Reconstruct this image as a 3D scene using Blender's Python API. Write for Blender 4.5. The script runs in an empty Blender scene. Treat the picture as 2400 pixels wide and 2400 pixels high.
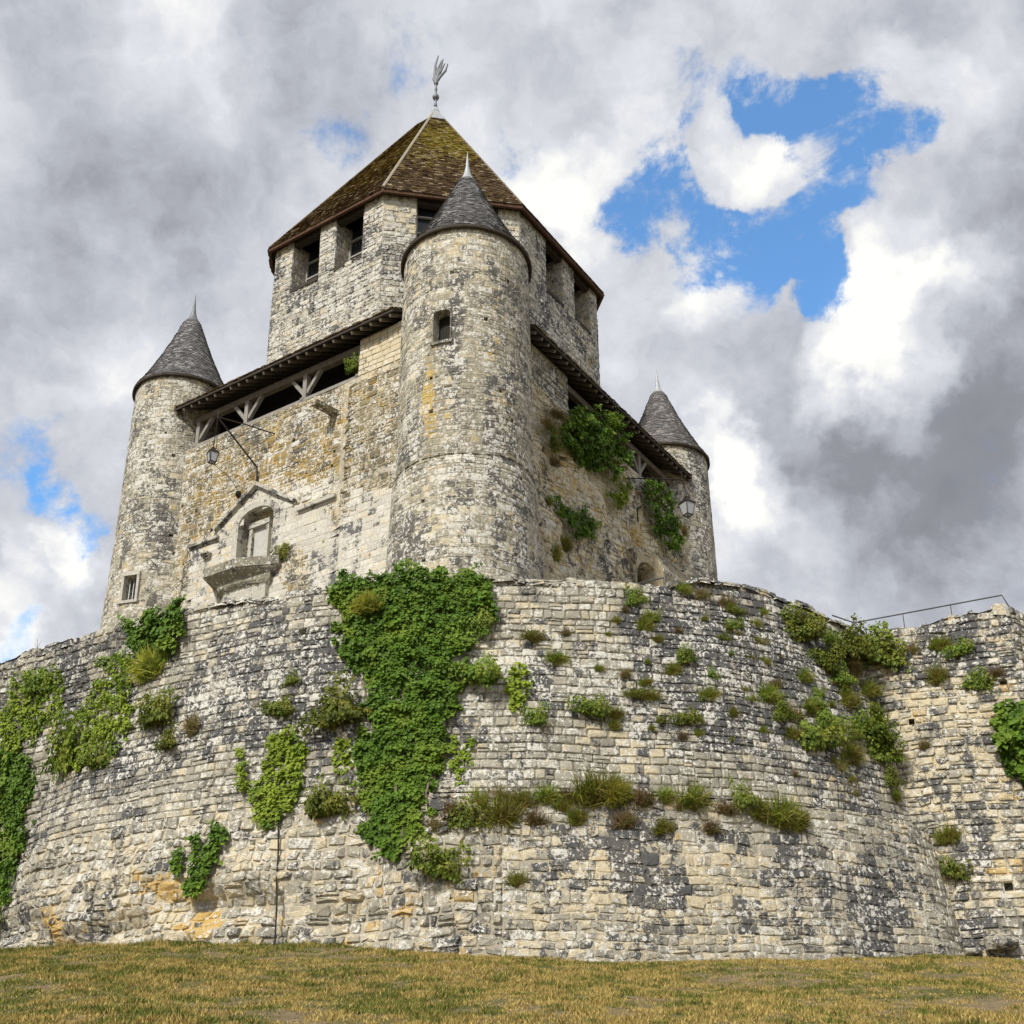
import bpy, math, random
import numpy as np
from math import radians, sin, cos, pi, sqrt
from mathutils import Matrix, Vector
rng = np.random.default_rng(7)
random.seed(7)
SC = bpy.context.scene
COL = SC.collection

# ---------------------------------------------------------------- camera
FPX, TH, PY, PX, RO = 2140.45, radians(21.28), 1219.41, 981.41, radians(-0.64)
W0 = 1932.0
ex = np.array([1., 0, 0]); up0 = np.array([0, -sin(TH), cos(TH)]); fwd = np.array([0, cos(TH), sin(TH)])
cr = cos(RO) * ex + sin(RO) * up0
cu = -sin(RO) * ex + cos(RO) * up0
cam = bpy.data.cameras.new('camera'); cam_o = bpy.data.objects.new('camera', cam); COL.objects.link(cam_o)
cam.sensor_width = 36; cam.lens = FPX / W0 * 36
cam.shift_x = -(PX - W0 / 2) / W0; cam.shift_y = (PY - W0 / 2) / W0
cam.clip_start = 0.1; cam.clip_end = 5000
M = Matrix(((cr[0], cu[0], -fwd[0], 0), (cr[1], cu[1], -fwd[1], 0), (cr[2], cu[2], -fwd[2], 0), (0, 0, 0, 1)))
cam_o.matrix_world = M
SC.camera = cam_o

def ray(X, Y):
    a = np.asarray(X, float) - PX; b = np.asarray(Y, float) - PY
    x = a * cos(RO) + b * sin(RO); y = -a * sin(RO) + b * cos(RO)
    u = -y / FPX; x = x / FPX
    v = np.stack([x, cos(TH) - u * sin(TH), sin(TH) + u * cos(TH)], -1)
    return v / np.linalg.norm(v, axis=-1, keepdims=True)

# ---------------------------------------------------------------- light, sky
SUN_EL, SUN_AZ = radians(41), radians(210)     # azimuth clockwise from +Y : left and behind the camera
to_sun = Vector((sin(SUN_AZ) * cos(SUN_EL), cos(SUN_AZ) * cos(SUN_EL), sin(SUN_EL)))
sl = bpy.data.lights.new('sun', 'SUN'); sl.energy = 3.0; sl.angle = radians(7); sl.color = (1.0, 0.95, 0.87)
so = bpy.data.objects.new('sun', sl); COL.objects.link(so)
so.rotation_euler = to_sun.to_track_quat('Z', 'Y').to_euler(); so.location = (-30, -30, 60)

SC.view_settings.view_transform = 'Standard'; SC.view_settings.look = 'None'
SC.view_settings.exposure = 0.45; SC.view_settings.gamma = 1.0; SC.view_settings.use_curve_mapping = False

world = bpy.data.worlds.new('World'); SC.world = world; world.use_nodes = True
def build_world():
    nt = world.node_tree; nt.nodes.clear(); L = nt.links.new
    def N(t, **k):
        n = nt.nodes.new(t)
        for a, b in k.items(): setattr(n, a, b)
        return n
    def plug(s, v):
        if hasattr(v, 'is_linked') or hasattr(v, 'links'): L(v, s)
        else: s.default_value = v
    def ma(op, a, b=0.0, c=None, clamp=False):
        n = N('ShaderNodeMath', operation=op, use_clamp=clamp); plug(n.inputs[0], a); plug(n.inputs[1], b)
        if c is not None: plug(n.inputs[2], c)
        return n.outputs[0]
    def mr(v, a, b, c, d, smooth=True):
        n = N('ShaderNodeMapRange'); n.interpolation_type = 'SMOOTHSTEP' if smooth else 'LINEAR'
        plug(n.inputs[0], v)
        for i, q in enumerate((a, b, c, d)): n.inputs[1 + i].default_value = q
        return n.outputs[0]
    def mix(f, a, b):
        n = N('ShaderNodeMix', data_type='RGBA'); plug(n.inputs[0], f); plug(n.inputs[6], a); plug(n.inputs[7], b); return n.outputs[2]
    def mixm(c):
        n = N('ShaderNodeMix', data_type='RGBA', blend_type='MULTIPLY'); n.inputs[0].default_value = 1; L(c, n.inputs[6]); n.inputs[7].default_value = (0.80, 1.22, 1.42, 1); return n.outputs[2]
    tc = N('ShaderNodeTexCoord').outputs['Generated']
    def vm(op, a, b=None, s=None):
        n = N('ShaderNodeVectorMath', operation=op); plug(n.inputs[0], a)
        if b is not None: plug(n.inputs[1], b)
        if s is not None: plug(n.inputs['Scale'], s)
        return n
    dirn = vm('NORMALIZE', tc).outputs[0]
    def noise(v, scale, detail, rough, dist=0.0, col=False):
        n = N('ShaderNodeTexNoise'); L(v, n.inputs['Vector']); n.inputs['Scale'].default_value = scale
        n.inputs['Detail'].default_value = detail; n.inputs['Roughness'].default_value = rough; n.inputs['Distortion'].default_value = dist
        return n.outputs['Color'] if col else n.outputs['Fac']
    w1 = vm('SUBTRACT', noise(dirn, 4.5, 5, 0.58, 0, True), (0.5, 0.5, 0.5)).outputs[0]
    w1 = vm('SCALE', w1, s=0.13).outputs[0]
    w2 = vm('SCALE', vm('SUBTRACT', noise(dirn, 15, 6, 0.6, 0, True), (0.5, 0.5, 0.5)).outputs[0], s=0.085).outputs[0]
    wd = vm('NORMALIZE', vm('ADD', vm('ADD', dirn, w1).outputs[0], w2).outputs[0]).outputs[0]
    def blobs(lst):
        tot = None
        for (x, y, r, a) in lst:
            d = ray(x, y); ang = r / 2250.0
            dt = vm('DOT_PRODUCT', wd, tuple(float(q) for q in d)).outputs['Value']
            m = mr(dt, cos(ang * 1.25), cos(ang * 0.25), 0.0, a)
            tot = m if tot is None else ma('ADD', tot, m)
        return tot
    # coverage is full unless a hole is opened in the cloud
    holes = blobs([(960, 260, 70, .85), (985, 300, 45, .55), (655, 235, 75, .5), (500, 70, 34, .6), (1240, 240, 60, .85),
                   (1290, 150, 62, .5), (1370, 190, 55, .4), (1470, 170, 60, .6), (1510, 210, 95, 1.1), (1440, 130, 60, .5), (1620, 190, 60, .6), (1260, 330, 70, .6), (1600, 225, 80, 1.0), (1690, 235, 60, 1.0),
                   (1560, 300, 70, .8), (1500, 290, 50, .6), (1560, 380, 80, 1.0), (1500, 440, 80, 1.0), (1400, 470, 80, 1.0), (1300, 480, 85, 1.0),
                   (1210, 455, 85, 1.0), (1200, 370, 70, .9), (1290, 390, 70, .7), (1510, 545, 62, .9), (1520, 600, 40, .7), (1350, 545, 70, .6),
                   (80, 885, 85, .55), (170, 985, 60, .75), (120, 930, 60, .5), (10, 1225, 50, .6), (820, 90, 60, .3), (1430, 330, 85, -.7), (1350, 290, 60, -.5), (1560, 330, 40, -.4), (1290, 350, 50, -.3), (1340, 220, 50, -.3), (1430, 225, 36, -.3)])
    fine = ma('ADD', ma('MULTIPLY', noise(dirn, 6.5, 10, 0.66, 0.5), .6), ma('MULTIPLY', noise(dirn, 19.0, 8, 0.65, 0.2), .4))
    hc = ma('MINIMUM', ma('MAXIMUM', holes, -0.3), 0.95)
    hc = ma('SUBTRACT', hc, 0.08)
    cov = ma('SUBTRACT', hc, ma('MULTIPLY', ma('SUBTRACT', fine, 0.47), ma('ADD', 2.8, ma('MULTIPLY', ma('MAXIMUM', hc, 0.0), 8.0))))
    cov = mr(cov, 0.02, 1.05, 1.0, 0.03)
    bright = blobs([(x, y, r, a * .70) for (x, y, r, a) in [(1060, 345, 80, .55), (1100, 400, 60, .35), (1140, 340, 60, .2), (1680, 520, 90, .55), (1620, 580, 80, .4), (1700, 620, 120, .5), (1600, 690, 110, .5),
                    (1680, 730, 100, .35), (1790, 560, 90, .35), (1370, 880, 80, .55), (1430, 930, 90, .6), (1400, 1010, 80, .3), (80, 1010, 110, .55), (140, 1080, 90, .5), (40, 1120, 110, .3), (1480, 350, 100, .30),
                    (1400, 330, 90, .3), (1280, 600, 60, .35), (1250, 640, 60, .25), (330, 60, 110, .18), (1100, 180, 200, .12), (1250, 300, 60, .2),
                    (200, 560, 120, .08), (60, 800, 160, .12), (1180, 120, 200, .08), (30, 1240, 60, .3), (1500, 1000, 70, .2), (1850, 250, 200, .1)]])
    dark = blobs([(x, y, r, a * (.46 if x > 900 else .34)) for (x, y, r, a) in [(120, 420, 260, .30), (60, 150, 160, .20), (330, 420, 170, .10), (200, 230, 170, .12), (420, 300, 150, .08), (1850, 720, 170, .32), (1720, 830, 190, .30), (1560, 790, 140, .16), (1900, 900, 170, .22),
                  (1620, 960, 170, .22), (1760, 1080, 200, .18), (1500, 1080, 130, .12), (1880, 480, 110, .18), (1420, 720, 120, .12), (1330, 700, 90, .06),
                  (450, 600, 150, .10), (150, 660, 170, .10), (1880, 330, 110, .10), (700, 40, 180, .06), (100, 960, 60, -.1), (1860, 1000, 120, .1)]])
    n2 = noise(dirn, 3.2, 7, 0.55, 0.4)
    n3 = noise(wd, 8.0, 7, 0.6, 0.0)
    b = ma('ADD', 0.70, ma('MULTIPLY', ma('SUBTRACT', n2, 0.5), 0.9))
    b = ma('ADD', b, ma('MULTIPLY', ma('SUBTRACT', n3, 0.5), 0.85)); b = ma('ADD', b, ma('MULTIPLY', ma('SUBTRACT', fine, 0.5), 0.7))
    vs = N('ShaderNodeTexVoronoi'); L(wd, vs.inputs['Vector']); vs.inputs['Scale'].default_value = 9; vs.inputs['Detail'].default_value = 2; vs.inputs['Roughness'].default_value = .5
    b = ma('ADD', b, ma('MULTIPLY', ma('SUBTRACT', 0.45, vs.outputs['Distance']), ma('ADD', .15, ma('MULTIPLY', bright, .8))))
    b = ma('ADD', b, bright); b = ma('SUBTRACT', b, dark)
    cr_ = N('ShaderNodeValToRGB'); L(b, cr_.inputs[0]); e = cr_.color_ramp.elements
    e[0].position = 0.0; e[0].color = (0.24, 0.248, 0.28, 1); e[1].position = 1.0; e[1].color = (1.06, 1.05, 1.01, 1)
    for p, c in ((0.28, (0.30, 0.31, 0.35, 1)), (0.52, (0.52, 0.54, 0.60, 1)), (0.78, (0.76, 0.78, 0.83, 1))):
        q = e.new(p); q.color = c
    sky = N('ShaderNodeTexSky', sky_type='NISHITA'); sky.sun_disc = False; sky.sun_elevation = SUN_EL; sky.sun_rotation = SUN_AZ
    sky.air_density = 1.0; sky.dust_density = 0.6; sky.ozone_density = 2.0
    bg_s = N('ShaderNodeBackground'); L(mixm(sky.outputs[0]), bg_s.inputs[0]); bg_s.inputs[1].default_value = 0.15
    bg_c = N('ShaderNodeBackground'); L(cr_.outputs[0], bg_c.inputs[0]); bg_c.inputs[1].default_value = 0.72
    ms = N('ShaderNodeMixShader'); L(cov, ms.inputs[0]); L(bg_s.outputs[0], ms.inputs[1]); L(bg_c.outputs[0], ms.inputs[2])
    out = N('ShaderNodeOutputWorld'); L(ms.outputs[0], out.inputs[0])
build_world()
world.cycles.sampling_method = 'MANUAL'; world.cycles.sample_map_resolution = 512

# ---------------------------------------------------------------- helpers
def fast_mesh(name, V, F, attrs=None, smooth=False):
    """V (n,3); F list of (m,k) int arrays; attrs name -> (n,) floats"""
    me = bpy.data.meshes.new(name)
    V = np.asarray(V, np.float32).reshape(-1, 3)
    F = [np.asarray(f, np.int32) for f in F if len(f)]
    me.vertices.add(len(V)); me.vertices.foreach_set('co', V.ravel())
    tot = np.concatenate([np.full(len(f), f.shape[1], np.int32) for f in F])
    loops = np.concatenate([f.ravel() for f in F])
    me.loops.add(len(loops)); me.loops.foreach_set('vertex_index', loops)
    me.polygons.add(len(tot)); st = np.concatenate([[0], np.cumsum(tot)[:-1]]).astype(np.int32)
    me.polygons.foreach_set('loop_start', st); me.polygons.foreach_set('loop_total', tot)
    me.polygons.foreach_set('use_smooth', np.full(len(tot), smooth))
    me.update(calc_edges=True); me.validate()
    for k, a in (attrs or {}).items():
        at = me.attributes.new(k, 'FLOAT', 'POINT'); at.data.foreach_set('value', np.asarray(a, np.float32))
    return me

ORG = {}
def empty(name, loc, label, cat, group=None):
    o = bpy.data.objects.new(name, None); COL.objects.link(o); o.location = tuple(float(q) for q in loc)
    o.empty_display_size = 0.5; tag(o, label, cat, group); return o
def tag(o, label=None, cat=None, group=None, kind=None):
    if label: o['label'] = label
    if cat: o['category'] = cat
    if group: o['group'] = group
    if kind: o['kind'] = kind
    return o
def root_of(p):
    while p.parent: p = p.parent
    return p
class MB:
    def __init__(s): s.V = []; s.F = {}; s.A = {}; s.n = 0
    def add(s, V, F, attrs=None):
        V = np.asarray(V, float).reshape(-1, 3)
        for f in (F if isinstance(F, list) and len(F) and isinstance(F[0], np.ndarray) and F[0].ndim == 2 else [np.array([q]) for q in F]):
            s.F.setdefault(f.shape[1], []).append(np.asarray(f) + s.n)
        attrs = attrs or {}
        for k in set(s.A) | set(attrs):
            if k not in s.A: s.A[k] = [np.zeros(s.n)] if s.n else []
            s.A[k].append(np.asarray(attrs[k], float) if k in attrs else np.full(len(V), 0.5))
        s.V.append(V); s.n += len(V); return s
    def box(s, O, ax, r):
        """O origin, ax 3 axes, r ((a0,a1),(b0,b1),(c0,c1))"""
        O = np.asarray(O, float); A = [np.asarray(a, float) for a in ax]
        V = [O + A[0] * r[0][i] + A[1] * r[1][j] + A[2] * r[2][k] for i in (0, 1) for j in (0, 1) for k in (0, 1)]
        return s.add(V, [(0, 1, 3, 2), (4, 6, 7, 5), (0, 4, 5, 1), (2, 3, 7, 6), (0, 2, 6, 4), (1, 5, 7, 3)])
    def beam(s, a, b, w, h=None, up=(0, 0, 1)):
        a = np.asarray(a, float); b = np.asarray(b, float); h = h or w; d = b - a; L = np.linalg.norm(d); d = d / L
        x = np.cross(d, up); 
        if np.linalg.norm(x) < 1e-3: x = np.cross(d, (1, 0, 0))
        x /= np.linalg.norm(x); y = np.cross(x, d)
        return s.box(a, (d, x, y), ((0, L), (-w / 2, w / 2), (-h / 2, h / 2)))
    def tube(s, pts, r, n=8, cap=True):
        pts = np.asarray(pts, float); m = len(pts); r = np.broadcast_to(np.asarray(r, float), (m,)); V = []
        T = np.gradient(pts, axis=0); ref = np.array([0.3, 0.2, 1.0])
        for i in range(m):
            t = T[i] / (np.linalg.norm(T[i]) + 1e-9); x = np.cross(t, ref); x /= np.linalg.norm(x); y = np.cross(t, x)
            for k in range(n): V.append(pts[i] + r[i] * (x * cos(2 * pi * k / n) + y * sin(2 * pi * k / n)))
        F = [(i * n + k, i * n + (k + 1) % n, (i + 1) * n + (k + 1) % n, (i + 1) * n + k) for i in range(m - 1) for k in range(n)]
        s.add(V, F)
        if cap: s.add([V[k] for k in range(n)], [tuple(range(n))]); s.add([V[(m - 1) * n + k] for k in range(n)], [tuple(range(n))])
        return s
    def lathe(s, c, prof, n=48, a0=0, a1=2 * pi):
        full = abs(a1 - a0 - 2 * pi) < 1e-6; m = n if full else n + 1
        t = a0 + (a1 - a0) * np.arange(m) / n
        V = [(c[0] + r * cos(q), c[1] + r * sin(q), z) for r, z in prof for q in t]
        F = [(i * m + k, i * m + (k + 1) % m, (i + 1) * m + (k + 1) % m, (i + 1) * m + k) for i in range(len(prof) - 1) for k in range(n)]
        return s.add(V, F)
    def prism(s, poly, z0, z1):
        """poly: list of xy(z) arrays, extruded in z (or list of 3d bottom/top)"""
        n = len(poly); V = [(p[0], p[1], z0) for p in poly] + [(p[0], p[1], z1) for p in poly]
        F = [(i, (i + 1) % n, n + (i + 1) % n, n + i) for i in range(n)]
        s.add(V, F); s.add(V, [tuple(range(n))[::-1]]); s.add(V[n:], [tuple(range(n))]); return s
    def loft(s, A, B, caps=True):
        n = len(A); V = list(A) + list(B); s.add(V, [(i, (i + 1) % n, n + (i + 1) % n, n + i) for i in range(n)])
        if caps: s.add(A, [tuple(range(n))[::-1]]); s.add(B, [tuple(range(n))])
        return s
    def build(s, name, mat, parent=None, smooth=False, label=None):
        V = np.concatenate(s.V)
        if parent is not None:
            o_ = root_of(parent).location; V = V - np.array(o_)
            loc = None
        else:
            loc = np.array([(V[:, 0].min() + V[:, 0].max()) / 2, (V[:, 1].min() + V[:, 1].max()) / 2, V[:, 2].min()]); V = V - loc
        F = [np.concatenate(v) for v in s.F.values()]
        A = {k: np.concatenate(v) for k, v in s.A.items()}
        A = {k: v for k, v in A.items() if len(v) == len(V)}
        me = fast_mesh(name, V, F, A, smooth); me.materials.append(mat)
        o = bpy.data.objects.new(name, me); COL.objects.link(o)
        if parent is not None: o.parent = parent
        else: o.location = tuple(loc)
        if label: o['label'] = label
        return o

# ---------------------------------------------------------------- materials
class NT:
    def __init__(s, name):
        s.m = bpy.data.materials.new(name); s.m.use_nodes = True; s.nt = s.m.node_tree; s.nt.nodes.clear()
        s.out = s.N('ShaderNodeOutputMaterial'); s.b = s.N('ShaderNodeBsdfPrincipled'); s.nt.links.new(s.b.outputs[0], s.out.inputs[0])
    def N(s, t, **k):
        n = s.nt.nodes.new(t)
        for a, b in k.items(): setattr(n, a, b)
        return n
    def plug(s, i, v):
        if hasattr(v, 'is_linked'): s.nt.links.new(v, i)
        else: i.default_value = v
    def ma(s, op, a, b=0.0, clamp=False):
        n = s.N('ShaderNodeMath', operation=op, use_clamp=clamp); s.plug(n.inputs[0], a); s.plug(n.inputs[1], b); return n.outputs[0]
    def mix(s, f, a, b, mode='MIX'):
        n = s.N('ShaderNodeMix', data_type='RGBA', blend_type=mode); s.plug(n.inputs[0], f)
        s.plug(n.inputs[6], a if not isinstance(a, tuple) else a + (1,)); s.plug(n.inputs[7], b if not isinstance(b, tuple) else b + (1,)); return n.outputs[2]
    def co(s):
        return s.N('ShaderNodeTexCoord').outputs['Object']
    def noise(s, v, sc, det=4, ro=0.55, dist=0.0, col=False):
        n = s.N('ShaderNodeTexNoise'); s.plug(n.inputs['Vector'], v); n.inputs['Scale'].default_value = sc; n.inputs['Detail'].default_value = det
        n.inputs['Roughness'].default_value = ro; n.inputs['Distortion'].default_value = dist; return n.outputs['Color' if col else 'Fac']
    def mapping(s, v, sc=(1, 1, 1), loc=(0, 0, 0)):
        n = s.N('ShaderNodeMapping'); s.plug(n.inputs[0], v); n.inputs['Scale'].default_value = sc; n.inputs['Location'].default_value = loc; return n.outputs[0]
    def attr(s, nm):
        n = s.N('ShaderNodeAttribute', attribute_name=nm); return n.outputs['Fac']
    def mr(s, v, a, b, c=0.0, d=1.0, smooth=False):
        n = s.N('ShaderNodeMapRange'); n.interpolation_type = 'SMOOTHSTEP' if smooth else 'LINEAR'; s.plug(n.inputs[0], v)
        for i, q in enumerate((a, b, c, d)): n.inputs[1 + i].default_value = q
        return n.outputs[0]
    def bump(s, h, st, d):
        n = s.N('ShaderNodeBump'); s.plug(n.inputs['Height'], h); n.inputs['Strength'].default_value = st; n.inputs['Distance'].default_value = d
        s.nt.links.new(n.outputs[0], s.b.inputs['Normal'])
    def fin(s, col, rough=0.9, metal=0.0, spec=0.3):
        s.plug(s.b.inputs['Base Color'], col if not isinstance(col, tuple) else col + (1,)); s.plug(s.b.inputs['Roughness'], rough)
        s.b.inputs['Metallic'].default_value = metal; s.b.inputs['Specular IOR Level'].default_value = spec; return s.m

def stone_mat(name, c1, c2, white=(0.70, 0.685, 0.62), darkc=(0.075, 0.078, 0.085), och=(0.56, 0.37, 0.11), cream=(0.62, 0.54, 0.37), spots=0.5, moss=(0.10, 0.11, 0.03), fine=1.0):
    t = NT(name); v = t.co()
    n1 = t.noise(v, 0.9, 6, 0.62, 0.3); n2 = t.noise(v, 4.5, 8, 0.68, 0.2); n3 = t.noise(t.mapping(v, loc=(7, 3, 1)), 2.2, 8, 0.7, 0.3)
    n4 = t.noise(t.mapping(v, loc=(3, 9, 5)), 7.0, 6, 0.7); n5 = t.noise(v, 26, 5, 0.7)
    tint = t.attr('tint')
    col = t.mix(t.ma('ADD', t.ma('MULTIPLY', tint, 0.65), t.ma('MULTIPLY', n2, 0.4), clamp=True), c1, c2)
    def fld(nm, pairs, tk=0.0):
        pairs = [(n_, k * 1.3) for n_, k in pairs]
        q = t.attr(nm)
        for n_, k in pairs: q = t.ma('ADD', q, t.ma('MULTIPLY', t.ma('SUBTRACT', n_, 0.5), k))
        if tk: q = t.ma('ADD', q, t.ma('MULTIPLY', t.ma('SUBTRACT', tint, 0.5), tk))
        return q
    n6 = t.noise(t.mapping(v, loc=(5, 5, 2)), 14, 5, 0.65); n7 = t.noise(t.mapping(v, loc=(2, 2, 2)), 1.3, 5, 0.6); n8 = t.noise(t.mapping(v, loc=(1, 2, 8)), 1.7, 8, 0.72, 0.5); n0 = t.noise(t.mapping(v, loc=(4, 4, 4)), .45, 5, 0.6, 0.4)
    col = t.mix(t.mr(fld('cr', [(n3, 2.6)], .5), 0.30, 0.60, 0, 0.92, True), col, cream)
    col = t.mix(t.mr(fld('oc', [(n8, 2.6), (n4, 1.2)], .4), 0.38, 0.75, 0, 0.9, True), col, och)
    col = t.mix(t.mr(fld('dk', [(t.noise(t.mapping(v, sc=(1.6, 1.6, .16)), 1.0, 5, 0.6), 1.7), (n0, 1.4), (n1, 1.5), (n2, 2.0), (n6, 1.3)], -.5), 0.30, 0.52, 0, 0.88, True), col, darkc)
    col = t.mix(t.mr(fld('wh', [(n4, 2.6), (n6, 2.2), (n7, 1.3)]), 0.38, 0.54, 0, 0.92, True), col, white)
    for sc_, off_, k_ in ((5.5, 0.3, 1.0), (10.5, 1.7, .9)):
        vo = t.N('ShaderNodeTexVoronoi'); t.plug(vo.inputs['Vector'], t.mapping(v, loc=(off_, 0.1, 0.7))); vo.inputs['Scale'].default_value = sc_; vo.inputs['Randomness'].default_value = 1
        sep = t.N('ShaderNodeSeparateColor'); t.nt.links.new(vo.outputs['Color'], sep.inputs[0])
        rad = t.ma('MULTIPLY', t.ma('SUBTRACT', sep.outputs[0], 1.0 - spots), 0.9 * k_)
        rad = t.ma('ADD', rad, t.ma('MULTIPLY', t.ma('SUBTRACT', n5, .5), .5))
        dot = t.mr(t.ma('SUBTRACT', rad, vo.outputs['Distance']), -0.04, 0.06, 0, 1, True)
        col = t.mix(t.ma('MULTIPLY', dot, t.mr(n7, 0.38, 0.52, .35, .9)), col, white)
    pit = t.mr(t.noise(t.mapping(v, loc=(8, 1, 4)), 11, 6, 0.75), .56, .64, 0, .75 * (.4 + spots), True)
    pit = t.ma('MULTIPLY', pit, t.mr(t.attr('dk'), 0, .4, .2, 1))
    col = t.mix(pit, col, (0.09, 0.088, 0.08))
    col = t.mix(t.mr(fld('ms', [(n3, 2.4), (n4, 1.2)]), 0.45, 0.8, 0, 0.85, True), col, moss)
    col = t.mix(1.0, col, t.mix(t.mr(n5, 0.3, 0.7), (0.74, 0.74, 0.76), (1.2, 1.19, 1.16)), 'MULTIPLY')
    h = t.ma('ADD', t.ma('MULTIPLY', n2, 1.0), t.ma('MULTIPLY', n5, 0.45)); h = t.ma('ADD', h, t.ma('MULTIPLY', n4, .5))
    t.bump(h, 0.7, 0.06 * fine)
    return t.fin(col, 0.95, 0, 0.15)

def simple_mat(name, c1, c2, sc=3, bump=0.3, rough=0.85, metal=0.0, dist=0.02, stretch=(1, 1, 1), spec=0.3):
    t = NT(name); v = t.mapping(t.co(), sc=stretch); n = t.noise(v, sc, 6, 0.65, .3); m = t.noise(v, sc * 6, 4, 0.6)
    col = t.mix(t.mr(t.ma('ADD', t.ma('MULTIPLY', n, .7), t.ma('MULTIPLY', m, .3)), 0.32, 0.68), c1, c2)
    t.bump(t.ma('ADD', n, m), bump, dist); return t.fin(col, rough, metal, spec)

M_round = stone_mat('round_wall_stone', (0.25, 0.235, 0.195), (0.47, 0.44, 0.35), spots=0.42)
M_turret = stone_mat('turret_stone', (0.23, 0.215, 0.165), (0.40, 0.37, 0.275), spots=0.50, darkc=(0.11, 0.108, 0.10), och=(0.52, 0.40, 0.14), fine=0.6)
M_wall_l = stone_mat('keep_wall_ochre_stone', (0.20, 0.165, 0.095), (0.32, 0.27, 0.17), spots=0.50, och=(0.32, 0.225, 0.065), darkc=(0.12, 0.11, 0.085), moss=(0.20, 0.19, 0.06), fine=0.7)
M_wall_r = stone_mat('keep_rubble_stone', (0.42, 0.355, 0.23), (0.62, 0.54, 0.36), spots=0.45, och=(0.50, 0.35, 0.12), cream=(0.72, 0.64, 0.47), fine=1.0)
M_oct = stone_mat('upper_tower_stone', (0.28, 0.27, 0.235), (0.47, 0.45, 0.39), spots=0.6, fine=0.8)
M_dress = stone_mat('dressed_pale_stone', (0.46, 0.44, 0.38), (0.66, 0.63, 0.54), spots=0.2, fine=0.35)
M_mortar = stone_mat('old_mortar', (0.13, 0.125, 0.10), (0.25, 0.23, 0.185), spots=0.1)
M_mortar_pale = stone_mat('pale_mortar', (0.34, 0.31, 0.24), (0.52, 0.47, 0.36), spots=0.35)
M_dark = simple_mat('interior_shade_black', (0.012, 0.011, 0.010), (0.03, 0.027, 0.022), 2)  # near-black: the shade of the interiors is put into the colour
M_wood = simple_mat('weathered_oak', (0.20, 0.185, 0.16), (0.36, 0.34, 0.30), 3, stretch=(1, 1, 1))
M_wood_mid = simple_mat('brown_oak', (0.10, 0.085, 0.065), (0.22, 0.19, 0.15), 4)
M_wood_dark = simple_mat('dark_oak', (0.025, 0.02, 0.016), (0.075, 0.06, 0.045), 4)
M_lead = simple_mat('lead_sheet', (0.30, 0.32, 0.33), (0.50, 0.52, 0.53), 5, 0.15, 0.55, 0.3)
M_lead_dark = simple_mat('weathered_lead', (0.13, 0.14, 0.15), (0.26, 0.27, 0.28), 5, 0.15, 0.55, 0.3)
M_iron = simple_mat('wrought_iron', (0.02, 0.019, 0.018), (0.06, 0.045, 0.035), 8, 0.2, 0.6, 0.4)
M_steel = simple_mat('painted_rail', (0.07, 0.07, 0.075), (0.12, 0.12, 0.12), 8, 0.1, 0.5, 0.4)
M_frame = simple_mat('grey_window_frame', (0.30, 0.29, 0.27), (0.45, 0.44, 0.41), 6)
M_hip = simple_mat('hip_tile_mortar', (0.26, 0.22, 0.16), (0.44, 0.39, 0.30), 6, 0.5, 0.9, 0, .04)
M_hip_dark = simple_mat('weathered_hip_tile', (0.12, 0.09, 0.06), (0.26, 0.21, 0.15), 6, 0.5, 0.9, 0, .04)
def glass_mat():
    t = NT('dark_window_glass'); t.b.inputs['Coat Weight'].default_value = 0.0
    n = t.noise(t.co(), 1.5, 3); return t.fin(t.mix(n, (0.01, 0.012, 0.015), (0.03, 0.033, 0.038)), 0.12, 0, 0.5)
M_glass = glass_mat()
def lantern_glass():
    t = NT('frosted_lantern_glass'); t.b.inputs['Transmission Weight'].default_value = 0.35
    return t.fin((0.62, 0.64, 0.66), 0.35, 0, 0.5)
M_lglass = lantern_glass()
M_stem = simple_mat('grey_brown_stem', (0.12, 0.095, 0.07), (0.25, 0.21, 0.16), 8)
def tile_mat(name, c1, c2, moss, mamt, white, wamt, rough=0.85):
    t = NT(name); v = t.co(); tint = t.attr('tint')
    n = t.noise(v, 2.0, 7, 0.7, .3); n2 = t.noise(v, 12, 5, .7)
    col = t.mix(t.ma('ADD', t.ma('MULTIPLY', tint, .7), t.ma('MULTIPLY', n2, .3)), c1, c2)
    m = t.ma('ADD', t.attr('ms'), t.ma('MULTIPLY', t.ma('SUBTRACT', n, .5), 1.8)); m = t.ma('ADD', m, t.ma('MULTIPLY', t.ma('SUBTRACT', tint, .5), .5))
    col = t.mix(t.mr(m, 0.35, 0.9, 0, mamt, True), col, moss)
    w = t.ma('ADD', t.ma('MULTIPLY', n2, .6), t.ma('MULTIPLY', tint, .55))
    col = t.mix(t.mr(w, .74, .86, 0, wamt, True), col, white)
    t.bump(t.ma('ADD', n, n2), .5, .03); return t.fin(col, rough, 0, .25)
M_tile = tile_mat('mossy_brown_roof_tile', (0.045, 0.027, 0.011), (0.150, 0.092, 0.038), (0.24, 0.185, 0.018), .9, (0.40, 0.34, 0.26), .7)
M_slate = tile_mat('grey_stone_slate', (0.075, 0.074, 0.076), (0.24, 0.235, 0.235), (0.15, 0.14, 0.10), .3, (0.36, 0.36, 0.36), .8)
M_slate_brown = tile_mat('brown_grey_slate', (0.085, 0.08, 0.077), (0.25, 0.238, 0.23), (0.16, 0.13, 0.08), .4, (0.36, 0.34, 0.32), .7)
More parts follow.
